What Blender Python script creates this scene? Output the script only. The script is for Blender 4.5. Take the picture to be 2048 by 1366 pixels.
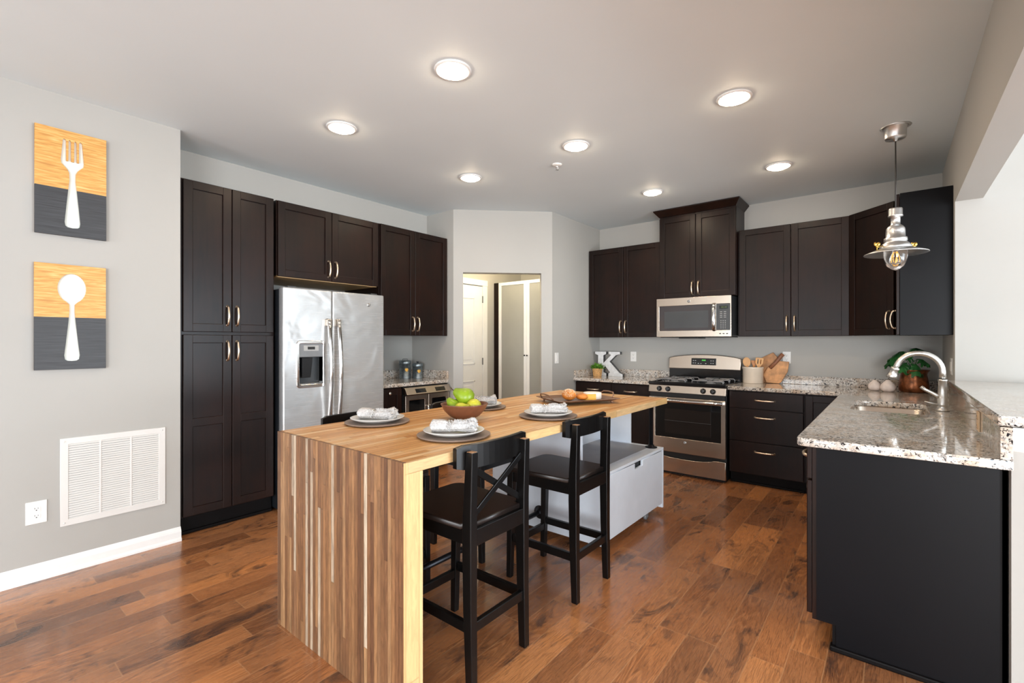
import bpy, bmesh, math, random
from mathutils import Vector, Matrix

for o in list(bpy.data.objects):
    bpy.data.objects.remove(o)
SC = bpy.context.scene
COL = SC.collection
PI = math.pi
R = math.radians
random.seed(11)

# ------------------------------------------------------------------ camera
cam = bpy.data.cameras.new('camera')
cam_o = bpy.data.objects.new('camera', cam)
COL.objects.link(cam_o)
cam.sensor_width = 36.0
cam.lens = 942.3 / 2048 * 36
cam.shift_y = 0.0003
cam.clip_start = 0.05
cam_o.location = (0, 0, 1.327)
cam_o.rotation_euler = (R(90), 0, R(38.93))
SC.camera = cam_o

# ------------------------------------------------------------------ view, world, daylight and fill lamps
SC.view_settings.view_transform = 'Standard'
SC.view_settings.look = 'None'
SC.view_settings.gamma = 1
SC.view_settings.use_curve_mapping = False
SC.view_settings.exposure = 0.10
try:
    SC.cycles.use_denoising = True
    SC.cycles.max_bounces = 8
    SC.cycles.diffuse_bounces = 5
    SC.cycles.glossy_bounces = 4
    SC.cycles.transmission_bounces = 8
    SC.cycles.sample_clamp_indirect = 6
    SC.cycles.blur_glossy = 0.5
except Exception:
    pass
W = bpy.data.worlds.new('sky')
SC.world = W
W.use_nodes = True
W.node_tree.nodes['Background'].inputs[0].default_value = (0.80, 0.90, 1.0, 1)
W.node_tree.nodes['Background'].inputs[1].default_value = 1.6


def area(name, loc, target, sx, sy, power, col):
    l = bpy.data.lights.new(name, 'AREA')
    l.shape = 'RECTANGLE'
    l.size = sx
    l.size_y = sy
    l.energy = power
    l.color = col
    o = bpy.data.objects.new(name, l)
    COL.objects.link(o)
    o.location = loc
    o.rotation_euler = (Vector(target) - Vector(loc)).to_track_quat('-Z', 'Y').to_euler()
    return o


DAY = (0.92, 0.96, 1.0)
UPFILL = (0.94, 0.98, 1.0)
area('daylight_a', (-2.3, -3.95, 1.45), (-1.5, 4, 1.2), 1.7, 2.0, 55, DAY)
area('daylight_b', (2.4, -3.95, 1.35), (-1.2, 5, 1.0), 3.4, 2.1, 330, DAY)
area('daylight_c', (4.95, 3.05, 1.25), (-1, 1.6, 1.3), 2.3, 2.2, 170, (0.72, 0.87, 1.0))
area('sheen_fill_d', (2.9, 4.38, 1.4), (1.0, 0, 1.6), 2.4, 1.6, 40, (0.74, 0.88, 1.0))  # lamp added at an unseen opening to put a bluish sheen on the cabinets
# added fill lamps at the window openings, aimed up to brighten the ceiling
area('ceiling_fill_a', (-2.3, -3.95, 0.85), (-1.9, 1.2, 2.9), 1.7, 0.8, 30, UPFILL)
area('ceiling_fill_b', (2.4, -3.95, 0.85), (-0.4, 1.6, 2.9), 3.4, 0.8, 75, UPFILL)
area('ceiling_fill_c', (4.95, 2.1, 0.9), (0.2, 2.6, 2.9), 4.0, 0.8, 150, UPFILL)


# ------------------------------------------------------------------ helpers: materials
def lin(c):
    return tuple((v / 12.92 if v <= 0.04045 else ((v + 0.055) / 1.055) ** 2.4) for v in (x / 255 for x in c)) + (1,)


class NT:
    def __init__(s, name):
        s.m = bpy.data.materials.new(name)
        s.m.use_nodes = True
        s.t = s.m.node_tree
        s.b = s.t.nodes['Principled BSDF']

    def n(s, typ, ins=None, **attrs):
        x = s.t.nodes.new(typ)
        for k, v in attrs.items():
            setattr(x, k, v)
        for k, v in (ins or {}).items():
            s.set(x, k, v)
        return x

    def set(s, x, k, v):
        i = x.inputs[k]
        if hasattr(v, 'is_output'):
            s.t.links.new(v, i)
        elif hasattr(v, 'outputs'):
            s.t.links.new(v.outputs[0], i)
        else:
            i.default_value = v

    def math(s, op, a, b=0.0, c=None):
        ins = {0: a, 1: b}
        if c is not None:
            ins[2] = c
        return s.n('ShaderNodeMath', ins, operation=op).outputs[0]

    def xyz(s, kind='Object'):
        tc = s.n('ShaderNodeTexCoord')
        sp = s.n('ShaderNodeSeparateXYZ', {0: tc.outputs[kind]})
        return tc.outputs[kind], sp.outputs

    def vec(s, x, y, z):
        return s.n('ShaderNodeCombineXYZ', {0: x, 1: y, 2: z}).outputs[0]

    def ramp(s, fac, stops):
        x = s.n('ShaderNodeValToRGB', {0: fac})
        el = x.color_ramp.elements
        while len(el) > 1:
            el.remove(el[-1])
        el[0].position = stops[0][0]
        el[0].color = stops[0][1]
        for p, c in stops[1:]:
            e = el.new(p)
            e.color = c
        return x.outputs[0]

    def mix(s, fac, a, b, mode='MIX'):
        x = s.n('ShaderNodeMix', data_type='RGBA', blend_type=mode)
        s.set(x, 0, fac)
        s.set(x, 6, a)
        s.set(x, 7, b)
        return x.outputs[2]

    def noise(s, vec, scale, detail=3, rough=0.55, dist=0.0):
        return s.n('ShaderNodeTexNoise', {'Vector': vec, 'Scale': scale, 'Detail': detail, 'Roughness': rough, 'Distortion': dist}).outputs[0]

    def bump(s, h, strength=0.2, dist=0.01):
        x = s.n('ShaderNodeBump', {'Height': h, 'Strength': strength, 'Distance': dist})
        s.t.links.new(x.outputs[0], s.b.inputs['Normal'])

    def p(s, **kw):
        for k, v in kw.items():
            s.set(s.b, k.replace('_', ' '), v)
        return s


MATS = {}


def plain(name, rgb, rough=0.5, metal=0.0, vary=0.04, scale=6.0, bump=0.0, bscale=60, **kw):
    """A paint, metal or plastic with a slight procedural unevenness."""
    if name in MATS:
        return MATS[name]
    s = NT(name)
    co, _ = s.xyz()
    nz = s.noise(co, scale, 3)
    a = lin([max(0, v * (1 - vary)) for v in rgb])
    b = lin([min(255, v * (1 + vary)) for v in rgb])
    s.p(Base_Color=s.ramp(nz, [(0.3, a), (0.7, b)]), Roughness=rough, Metallic=metal)
    for k, v in kw.items():
        s.set(s.b, k.replace('_', ' '), v)
    if bump:
        s.bump(s.noise(co, bscale, 4), bump, 0.004)
    MATS[name] = s.m
    return s.m


def strips(s, ac, al, w, L, seed=0.0):
    """Boards w wide running along axis al: random values per board, distance to the joints, grain coordinates."""
    co, ax = s.xyz()
    A = s.math('DIVIDE', s.math('ADD', ax[ac], 50 + seed), w)
    i = s.math('FLOOR', A)
    off = s.n('ShaderNodeTexWhiteNoise', {'W': i}, noise_dimensions='1D').outputs[0]
    B = s.math('ADD', s.math('DIVIDE', ax[al], L), s.math('MULTIPLY', off, 7.31))
    j = s.math('FLOOR', B)
    wn = s.n('ShaderNodeTexWhiteNoise', {'Vector': s.vec(i, j, 3.7)}, noise_dimensions='3D')
    fa = s.math('FRACT', A)
    fb = s.math('FRACT', B)
    ea = s.math('MULTIPLY', s.math('MINIMUM', fa, s.math('SUBTRACT', 1.0, fa)), w)
    eb = s.math('MULTIPLY', s.math('MINIMUM', fb, s.math('SUBTRACT', 1.0, fb)), L)
    edge = s.math('MINIMUM', ea, eb)
    sh = s.math('MULTIPLY', wn.outputs[0], 37.0)
    g = s.vec(s.math('ADD', ax[ac], sh), s.math('MULTIPLY', ax[al], 0.12), s.math('ADD', sh, ax[3 - ac - al]))
    return wn, edge, g, co


def wood_strips(name, ac, al, w, L, cols, grain=0.35, rough=0.4, seed=0.0):
    if name in MATS:
        return MATS[name]
    s = NT(name)
    wn, edge, g, co = strips(s, ac, al, w, L, seed)
    n = len(cols)
    base = s.ramp(wn.outputs[0], [(k / max(1, n - 1), lin(c)) for k, c in enumerate(cols)])
    gr = s.noise(g, 90, 5, 0.65, 0.6)
    gr2 = s.noise(g, 22, 3, 0.5, 1.2)
    f = s.ramp(gr, [(0.35, (1 - grain, 1 - grain, 1 - grain, 1)), (0.62, (1, 1, 1, 1))])
    f2 = s.ramp(gr2, [(0.3, (1 - grain * 0.6,) * 3 + (1,)), (0.65, (1.0, 1.0, 1.0, 1))])
    c = s.mix(1.0, s.mix(1.0, base, f, 'MULTIPLY'), f2, 'MULTIPLY')
    line = s.ramp(edge, [(0.0, (0.72, 0.68, 0.62, 1)), (0.0012, (1, 1, 1, 1))])
    c = s.mix(1.0, c, line, 'MULTIPLY')
    s.p(Base_Color=c, Roughness=rough)
    s.bump(gr, 0.06, 0.002)
    MATS[name] = s.m
    return s.m


def m_floor():
    s = NT('hardwood_floor')
    wn, edge, g, co = strips(s, 0, 1, 0.127, 0.80)
    base = s.ramp(wn.outputs[0], [(0, lin((130, 86, 58))), (0.2, lin((184, 122, 76))), (0.4, lin((152, 100, 64))), (0.6, lin((204, 138, 86))), (0.8, lin((164, 110, 72))), (1, lin((186, 128, 84)))])
    sp = s.n('ShaderNodeSeparateXYZ', {0: g}).outputs
    gr = s.noise(s.vec(s.math('MULTIPLY', sp[0], 1.8), s.math('MULTIPLY', sp[1], 0.7), 0.0), 150, 5, 0.72, 0.4)
    big = s.noise(s.vec(s.math('MULTIPLY', sp[0], 6.0), s.math('MULTIPLY', sp[1], 7.0), sp[2]), 1.0, 2, 0.4, 0.2)
    rings = s.math('SINE', s.math('MULTIPLY', big, 190.0))
    figure = s.ramp(s.noise(s.vec(s.math('MULTIPLY', sp[0], 3.0), s.math('MULTIPLY', sp[1], 12.0), 4.0), 1.0, 2), [(0.42, (0, 0, 0, 1)), (0.62, (1, 1, 1, 1))])
    f = s.ramp(gr, [(0.36, (0.46, 0.42, 0.40, 1)), (0.54, (1.08, 1.08, 1.08, 1))])
    fr = s.ramp(rings, [(0.0, (0.66, 0.62, 0.60, 1)), (0.5, (1.0, 1.0, 1.0, 1))])
    c = s.mix(0.85, base, f, 'MULTIPLY')
    c = s.mix(s.math('MULTIPLY', figure, 0.75), c, s.mix(1.0, c, fr, 'MULTIPLY'))
    blot = s.noise(s.vec(sp[0], s.math('MULTIPLY', sp[1], 4.5), sp[2]), 6.0, 5, 0.66, 0.9)
    dark = s.ramp(blot, [(0.545, (0, 0, 0, 1)), (0.66, (1, 1, 1, 1))])
    c = s.mix(s.math('MULTIPLY', dark, 0.72), c, lin((56, 44, 42)))
    warm = s.ramp(s.noise(co, 1.1, 2), [(0.35, (0.86, 0.87, 0.90, 1)), (0.65, (1.14, 1.08, 1.0, 1))])
    c = s.mix(1.0, c, warm, 'MULTIPLY')
    seam_glint = s.ramp(edge, [(0.0, (1, 1, 1, 1)), (0.0010, (1, 1, 1, 1)), (0.0022, (0, 0, 0, 1))])
    c = s.mix(s.math('MULTIPLY', seam_glint, 0.6), c, lin((190, 140, 98)))  # pale seam colour paints in the glint along the plank bevels
    s.p(Base_Color=c, Roughness=s.ramp(gr, [(0.3, (0.32, 0.32, 0.32, 1)), (0.7, (0.20, 0.20, 0.20, 1))]), Coat_Weight=0.35, Coat_Roughness=0.11)
    h = s.math('ADD', s.math('MULTIPLY', gr, 0.5), s.math('MULTIPLY', s.ramp(edge, [(0, (0, 0, 0, 1)), (0.003, (1, 1, 1, 1))]), 0.6))
    s.bump(h, 0.10, 0.003)
    return s.m


def m_granite():
    s = NT('granite')
    co, ax = s.xyz()
    v = s.n('ShaderNodeTexVoronoi', {'Vector': co, 'Scale': 130.0, 'Randomness': 1.0}).outputs[1]
    sep = s.n('ShaderNodeSeparateColor', {0: v}).outputs[0]
    base = s.ramp(sep, [(0, lin((224, 221, 216))), (0.35, lin((204, 199, 192))), (0.6, lin((230, 227, 222))), (0.8, lin((192, 182, 170))), (1, lin((214, 209, 203)))])
    n3 = s.noise(s.vec(ax[0], s.math('ADD', ax[1], 3.0), ax[2]), 11, 4, 0.65)
    c = s.mix(s.math('MULTIPLY', s.ramp(n3, [(0.42, (0, 0, 0, 1)), (0.64, (1, 1, 1, 1))]), 0.62), base, lin((182, 150, 112)))
    n1 = s.noise(co, 60, 5, 0.72, 0.5)
    c = s.mix(s.math('MULTIPLY', s.ramp(n1, [(0.53, (0, 0, 0, 1)), (0.60, (1, 1, 1, 1))]), 0.75), c, lin((112, 104, 100)))
    n2 = s.noise(s.vec(s.math('ADD', ax[0], 7.0), ax[1], ax[2]), 78, 4, 0.62, 0.6)
    c = s.mix(s.ramp(n2, [(0.565, (0, 0, 0, 1)), (0.61, (1, 1, 1, 1))]), c, lin((30, 27, 30)))
    s.p(Base_Color=c, Roughness=0.07, Coat_Weight=0.3, Coat_Roughness=0.03)
    return s.m


def m_steel(name, rgb=(172, 170, 168), rough=0.26, along=0, wavy=0.0):
    s = NT(name)
    co, ax = s.xyz()
    k = [400, 400, 400]
    k[along] = 3
    st = s.noise(s.vec(s.math('MULTIPLY', ax[0], k[0]), s.math('MULTIPLY', ax[1], k[1]), s.math('MULTIPLY', ax[2], k[2])), 1.0, 2)
    sp_ = 0.006 if wavy else 0.016
    c = s.ramp(st, [(0.3, lin([v * (1 - sp_) for v in rgb])), (0.7, lin([min(255, v * (1 + sp_)) for v in rgb]))])
    s.p(Base_Color=c, Metallic=1.0, Roughness=s.ramp(st, [(0.3, (rough * (1 - 3 * sp_),) * 3 + (1,)), (0.7, (rough * (1 + 3 * sp_),) * 3 + (1,))]))
    if wavy:
        s.bump(s.noise(co, 3.2, 2, 0.5, 0.6), wavy, 0.05)
    if name == 'fridge_steel':
        s.p(Metallic=0.62)
    MATS[name] = s.m
    return s.m


def m_cabinet():
    s = NT('espresso_wood')
    co, ax = s.xyz()
    g = s.vec(s.math('MULTIPLY', ax[0], 14.0), s.math('MULTIPLY', ax[1], 14.0), s.math('MULTIPLY', ax[2], 1.6))
    n1 = s.noise(g, 2.2, 4, 0.6, 0.5)
    n2 = s.noise(co, 3.0, 2)
    c = s.ramp(n1, [(0.3, lin((17, 9, 7))), (0.7, lin((28, 15, 10)))])
    c = s.mix(s.ramp(n2, [(0.4, (0, 0, 0, 1)), (0.75, (0.6, 0.6, 0.6, 1))]), c, lin((42, 20, 12)))
    s.p(Base_Color=c, Roughness=0.35, Specular_IOR_Level=0.24)
    return s.m


def m_glass(name, rgb=(255, 255, 255), rough=0.0, ior=1.45):
    s = NT(name)
    s.p(Base_Color=lin(rgb), Roughness=rough, IOR=ior, Transmission_Weight=1.0)
    return s.m


def m_emit(name, rgb, strength):
    s = NT(name)
    s.p(Base_Color=lin(rgb), Emission_Color=lin(rgb), Emission_Strength=strength)
    return s.m


def m_wall(name, rgb):
    s = NT(name)
    co, _ = s.xyz()
    n = s.noise(co, 1.2, 2)
    s.p(Base_Color=s.ramp(n, [(0.3, lin([v - 2 for v in rgb])), (0.7, lin([v + 2 for v in rgb]))]), Roughness=0.62, Specular_IOR_Level=0.25)
    s.bump(s.noise(co, 220, 3), 0.05, 0.002)
    return s.m


M_FLOOR = m_floor()
M_WALL = m_wall('wall_paint', (176, 174, 169))
M_CEIL = m_wall('ceiling_paint', (220, 229, 232))
M_REAR = m_wall('rear_wall_dimmed', (104, 104, 106))  # unseen wall, darkened so the cabinet fronts reflect less brightness
M_TRIM = plain('trim_white', (236, 236, 234), 0.35, vary=0.01)
M_CAB = m_cabinet()
M_CABIN = plain('raw_maple', (196, 160, 112), 0.5, vary=0.06)
M_TOE = plain('toe_kick_black', (14, 11, 11), 0.5, Specular_IOR_Level=0.12)
M_PANEL = plain('espresso_laminate', (13, 13, 16), 0.36, vary=0.06, scale=3, Specular_IOR_Level=0.14)
M_NICKEL = m_steel('brushed_nickel', (228, 208, 184), 0.3, 2)
M_STEEL = m_steel('stainless_steel', (200, 187, 173), 0.26, 0)
M_FRIDGE = m_steel('fridge_steel', (205, 206, 206), 0.27, 0, wavy=0.25)
M_CHROME = m_steel('polished_steel', (214, 212, 210), 0.12, 2)
M_FAUCET = m_steel('satin_nickel', (206, 203, 198), 0.33, 2)
M_ALU = m_steel('spun_aluminium', (226, 226, 226), 0.36, 2)
M_GALV = plain('galvanised_tin', (142, 152, 156), 0.38, 0.85, vary=0.14, scale=40)
M_BLACKGLASS = plain('black_glass', (10, 10, 11), 0.06, vary=0.0, Specular_IOR_Level=0.6)
M_OVENGLASS = plain('oven_window_glass', (26, 21, 19), 0.07, vary=0.05)
M_MICROGLASS = plain('microwave_window_glass', (62, 58, 60), 0.07, vary=0.03)
M_BLACK = plain('black_plastic', (18, 18, 19), 0.4)
M_ENAMEL = plain('black_enamel', (14, 14, 16), 0.14)
M_DGREY = plain('dark_grey_plastic', (58, 60, 62), 0.35)
M_MGREY = plain('grey_plastic', (120, 122, 124), 0.35)
M_GRATE = plain('cast_iron', (150, 150, 152), 0.34, 0.6)
M_GRAN = m_granite()
M_BLOCKTOP = wood_strips('butcher_block_top', 0, 1, 0.030, 0.70, [(210, 150, 88), (232, 180, 116), (200, 138, 76), (222, 166, 102), (242, 204, 152), (210, 150, 88), (224, 168, 104)], 0.18, 0.36)
M_BLOCKEND = wood_strips('butcher_block_side', 0, 2, 0.021, 1.1, [(126, 86, 56), (164, 118, 78), (110, 74, 50), (184, 138, 94), (136, 94, 62), (150, 106, 70), (116, 80, 54), (172, 126, 84), (132, 92, 62), (146, 102, 68), (216, 196, 170), (120, 82, 56), (190, 146, 102)], 0.4, 0.5)
M_PINE = wood_strips('pale_pine', 1, 2, 0.06, 2.0, [(222, 180, 122), (230, 192, 136)], 0.2, 0.5)
M_PINEH = wood_strips('pale_pine_edge', 2, 1, 0.09, 0.62, [(220, 172, 108), (226, 190, 134), (206, 152, 92), (232, 198, 148)], 0.22, 0.45)
M_GREYPAINT = plain('grey_lacquer', (222, 229, 238), 0.4, vary=0.015)
M_STOOL = plain('black_painted_wood', (13, 12, 12), 0.3, vary=0.15, scale=12, Specular_IOR_Level=0.35)
M_SEAT = plain('dark_brown_seat', (32, 24, 21), 0.36, vary=0.15, scale=9, Specular_IOR_Level=0.4)
M_PIPE = plain('black_iron_pipe', (38, 38, 42), 0.35, 0.7)
M_WHITE = plain('white_plastic', (232, 231, 228), 0.35, vary=0.01)
M_GRILLE = plain('grille_white', (222, 220, 216), 0.4, vary=0.01)
M_GREYGLAZE = plain('charger_taupe', (134, 116, 104), 0.5, vary=0.06)
M_PORC = plain('plate_white', (214, 212, 208), 0.2, vary=0.02)
M_LINEN = plain('white_linen', (192, 189, 187), 0.9, vary=0.12, scale=110, bump=0.8, bscale=210)
M_BOWL = plain('bowl_wood', (112, 70, 48), 0.4, vary=0.16, scale=14)
M_PEAR = plain('green_pear_skin', (122, 146, 24), 0.34, vary=0.16, scale=12)
M_PEARY = plain('yellow_pear_skin', (176, 172, 46), 0.36, vary=0.14, scale=18)
M_STEM = plain('pear_stem', (70, 52, 30), 0.8)
M_BREAD = plain('bread_crust', (202, 122, 44), 0.45, vary=0.18, scale=22)
M_SEED = plain('seeds', (226, 212, 176), 0.7, vary=0.3, scale=300)
M_CHEESE = plain('yellow_cheese', (228, 172, 40), 0.42, vary=0.04)
M_BRIE = plain('white_cheese', (236, 230, 220), 0.7, vary=0.03)
M_TRAY = plain('tray_bronze', (142, 112, 92), 0.3, 0.6, vary=0.12)
M_CROCK = plain('stoneware', (220, 206, 188), 0.28, vary=0.05, scale=4)
M_SPOON = plain('wooden_spoon_wood', (206, 154, 96), 0.5, vary=0.08, scale=14)
M_SPOON2 = plain('amber_wood', (190, 122, 52), 0.45, vary=0.08, scale=14)
M_BOARD = plain('cutting_board_wood', (198, 144, 94), 0.5, vary=0.16, scale=16)
M_BOARD2 = plain('cutting_board_wood_dark', (180, 128, 82), 0.5, vary=0.16, scale=16)
M_HANDLEWOOD = plain('worn_handle_wood', (136, 88, 62), 0.5, vary=0.15, scale=30)
M_LETTER = plain('painted_letter', (214, 216, 218), 0.5, vary=0.06, scale=24)
M_LETTERRIM = plain('letter_rim', (96, 98, 100), 0.4, 0.6)
M_LEAF = plain('leaf_green', (40, 92, 44), 0.38, vary=0.22, scale=20)
M_GRASS = plain('small_plant_green', (86, 132, 40), 0.5, vary=0.3, scale=40)
M_BASKET = plain('wicker', (206, 160, 104), 0.7, vary=0.2, scale=90, bump=0.6, bscale=140)
M_COPPER = plain('aged_copper', (118, 70, 42), 0.3, 0.75, vary=0.34, scale=26)
M_SOIL = plain('potting_soil', (48, 36, 28), 0.9)
M_GARLIC = plain('white_gourd', (222, 208, 200), 0.6, vary=0.06, scale=26)
M_BRASS = plain('brass', (214, 176, 92), 0.25, 1.0)
M_CORD = plain('dark_cord', (52, 50, 48), 0.6)
M_AMBER = plain('gold_decal', (206, 156, 66), 0.4, 0.5)
M_ARTBLACK = None
M_LENS = m_emit('lamp_diffuser', (255, 230, 198), 88.0)
M_FILAMENT = m_emit('lamp_filament', (255, 190, 90), 0.8)
M_GREENLED = m_emit('display_green', (90, 220, 90), 0.9)
M_LCD = plain('lcd_dark', (24, 26, 20), 0.2)
M_CLEAR = m_glass('clear_glass')
M_FROST = plain('frosted_glass', (196, 196, 190), 0.42, vary=0.01, Transmission_Weight=0.45, IOR=1.3)
M_PRINT = plain('panel_print', (168, 168, 166), 0.5)
M_TOWEL = plain('folded_linen', (226, 214, 188), 0.9)
M_TEAL = plain('storage_box', (120, 150, 150), 0.7)


# ------------------------------------------------------------------ helpers: meshes
class MB:
    """Collects shapes into one mesh."""

    def __init__(s):
        s.bm = bmesh.new()

    def box(s, x0, x1, y0, y1, z0, z1, bev=0.0, seg=2):
        r = bmesh.ops.create_cube(s.bm, size=1.0)
        vs = r['verts']
        for v in vs:
            v.co = Vector((x0 + (v.co.x + .5) * (x1 - x0), y0 + (v.co.y + .5) * (y1 - y0), z0 + (v.co.z + .5) * (z1 - z0)))
        if bev > 0:
            bev = min(bev, 0.49 * min(abs(x1 - x0), abs(y1 - y0), abs(z1 - z0)))
            es = list({e for v in vs for e in v.link_edges})
            bmesh.ops.bevel(s.bm, geom=es, offset=bev, segments=seg, affect='EDGES', profile=0.5)
        return s

    def hexa(s, bot, top, bev=0.0):
        """A tapering box from four bottom and four top corners."""
        vs = [s.bm.verts.new(p) for p in list(bot) + list(top)]
        fs = [(3, 2, 1, 0), (4, 5, 6, 7), (0, 1, 5, 4), (1, 2, 6, 5), (2, 3, 7, 6), (3, 0, 4, 7)]
        for f in fs:
            s.bm.faces.new([vs[k] for k in f])
        if bev:
            es = list({e for v in vs for e in v.link_edges})
            bmesh.ops.bevel(s.bm, geom=es, offset=bev, segments=2, affect='EDGES', profile=0.5)
        return s

    def lathe(s, prof, c=(0, 0, 0), seg=32, axis=None, cap=True):
        """Revolves (radius, height) pairs about a vertical axis through c (or about a given direction)."""
        rot = Matrix.Identity(3) if axis is None else Vector((0, 0, 1)).rotation_difference(Vector(axis)).to_matrix()
        rings = []
        for r, z in prof:
            if r < 1e-6:
                rings.append([s.bm.verts.new(Vector(c) + rot @ Vector((0, 0, z)))])
            else:
                rings.append([s.bm.verts.new(Vector(c) + rot @ Vector((r * math.cos(2 * PI * k / seg), r * math.sin(2 * PI * k / seg), z))) for k in range(seg)])
        for a, b in zip(rings, rings[1:]):
            for k in range(seg):
                q = [a[k % len(a)], a[(k + 1) % len(a)], b[(k + 1) % len(b)], b[k % len(b)]]
                q = list(dict.fromkeys(q))
                if len(q) >= 3:
                    f = s.bm.faces.new(q)
                    f.smooth = True
        if cap:
            for rg, fl in ((rings[0], True), (rings[-1], False)):
                if len(rg) > 2:
                    s.bm.faces.new(rg[::-1] if fl else rg)
        return s

    def tube(s, pts, r, seg=10, closed=False, flat=1.0, up=None):
        """Sweeps a round (or flattened) section along a path; r may be a list."""
        pts = [Vector(p) for p in pts]
        n = len(pts)
        rs = r if isinstance(r, (list, tuple)) else [r] * n
        rings = []
        ref = None
        for k, p in enumerate(pts):
            if closed:
                t = pts[(k + 1) % n] - pts[k - 1]
            else:
                t = pts[min(k + 1, n - 1)] - pts[max(k - 1, 0)]
            t.normalize()
            if ref is None:
                ref = Vector(up) if up else (Vector((0, 0, 1)) if abs(t.z) < 0.9 else Vector((1, 0, 0)))
            a = ref - t * ref.dot(t)
            if a.length < 1e-5:
                a = t.orthogonal()
            a.normalize()
            ref = a.copy()
            b = t.cross(a)
            rings.append([s.bm.verts.new(p + a * rs[k] * flat * math.cos(2 * PI * q / seg) + b * rs[k] * math.sin(2 * PI * q / seg)) for q in range(seg)])
        m = n if closed else n - 1
        for k in range(m):
            A, B = rings[k], rings[(k + 1) % n]
            for q in range(seg):
                f = s.bm.faces.new([A[q], A[(q + 1) % seg], B[(q + 1) % seg], B[q]])
                f.smooth = True
        if not closed:
            s.bm.faces.new(rings[0][::-1])
            s.bm.faces.new(rings[-1])
        return s

    def ball(s, c, r, u=16, v=10, fn=None):
        rr = r if isinstance(r, (tuple, list)) else (r, r, r)
        res = bmesh.ops.create_uvsphere(s.bm, u_segments=u, v_segments=v, radius=1.0)
        for w in res['verts']:
            p = w.co.copy()
            if fn:
                p = fn(p)
            w.co = Vector(c) + Vector((p.x * rr[0], p.y * rr[1], p.z * rr[2]))
        for f in {f for w in res['verts'] for f in w.link_faces}:
            f.smooth = True
        return s

    def prism(s, pts, z0, z1):
        a = [s.bm.verts.new((x, y, z0)) for x, y in pts]
        b = [s.bm.verts.new((x, y, z1)) for x, y in pts]
        s.bm.faces.new(a[::-1])
        s.bm.faces.new(b)
        n = len(pts)
        for k in range(n):
            s.bm.faces.new([a[k], a[(k + 1) % n], b[(k + 1) % n], b[k]])
        return s

    def mesh(s, me, mx=None):
        t = bmesh.new()
        t.from_mesh(me)
        if mx is not None:
            t.transform(mx)
        tmp = bpy.data.meshes.new('tmp')
        t.to_mesh(tmp)
        t.free()
        s.bm.from_mesh(tmp)
        bpy.data.meshes.remove(tmp)
        return s

    def outline(s, polys, depth, mx=None, bevel=0.0):
        """Extrudes outlines (the inner ones are holes) to a depth; lies in XY about z = 0 before mx."""
        cu = bpy.data.curves.new('tmp', 'CURVE')
        cu.dimensions = '2D'
        cu.fill_mode = 'BOTH'
        cu.extrude = max(0.0, depth / 2 - bevel)
        cu.bevel_depth = bevel
        cu.bevel_resolution = 1
        if bevel:
            cu.offset = -bevel
        for p in polys:
            sp = cu.splines.new('POLY')
            sp.points.add(len(p) - 1)
            for k, q in enumerate(p):
                sp.points[k].co = (q[0], q[1], 0, 1)
            sp.use_cyclic_u = True
        o = bpy.data.objects.new('tmp', cu)
        COL.objects.link(o)
        dg = bpy.context.evaluated_depsgraph_get()
        me = bpy.data.meshes.new_from_object(o.evaluated_get(dg))
        s.mesh(me, mx)
        bpy.data.objects.remove(o)
        bpy.data.curves.remove(cu)
        bpy.data.meshes.remove(me)
        return s

    def move(s, mx):
        s.bm.transform(mx)
        return s

    def build(s, name, m, parent=None, off=None, recalc=True):
        if recalc:
            bmesh.ops.recalc_face_normals(s.bm, faces=s.bm.faces)
        if off is not None:
            s.bm.transform(Matrix.Translation(-Vector(off)))
        me = bpy.data.meshes.new(name)
        s.bm.to_mesh(me)
        s.bm.free()
        me.materials.append(m)
        o = bpy.data.objects.new(name, me)
        COL.objects.link(o)
        if parent is not None:
            o.parent = parent
        if off is not None and parent is None:
            o.location = off
        return o


XZ = Matrix(((1, 0, 0, 0), (0, 0, -1, 0), (0, 1, 0, 0), (0, 0, 0, 1)))  # an outline drawn in XY stands up in XZ, its front facing -Y


def T(x, y, z):
    return Matrix.Translation((x, y, z))


def tag(o, label, cat, group=None):
    o['label'] = label
    o['category'] = cat
    if group:
        o['group'] = group
    return o


def thing(name, label, cat, loc=(0, 0, 0), rot=0.0, group=None):
    o = bpy.data.objects.new(name, None)
    o.empty_display_size = 0.05
    COL.objects.link(o)
    o.location = loc
    o.rotation_euler = (0, 0, rot)
    return tag(o, label, cat, group)


def struct(name, mb, m):
    o = mb.build(name, m)
    o['kind'] = 'structure'
    return o


def kids(o):
    return [c for c in bpy.data.objects if c.parent == o]


def dup(o, parent=None, skip=()):
    """A copy of a thing with copies of its parts and sub-parts."""
    c = o.copy()
    COL.objects.link(c)
    if parent is not None:
        c.parent = parent
    for ch in kids(o):
        if ch.name.split('.')[0] not in skip:
            dup(ch, c)
    return c


def lab(o, text):
    o['label'] = text
    return o


def arc(cx, cy, r, a0, a1, n):
    return [(cx + r * math.cos(R(a0 + (a1 - a0) * k / n)), cy + r * math.sin(R(a0 + (a1 - a0) * k / n))) for k in range(n + 1)]


def rrect(x0, x1, y0, y1, r, n=5):
    return arc(x1 - r, y1 - r, r, 0, 90, n) + arc(x0 + r, y1 - r, r, 90, 180, n) + arc(x0 + r, y0 + r, r, 180, 270, n) + arc(x1 - r, y0 + r, r, 270, 360, n)


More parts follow.
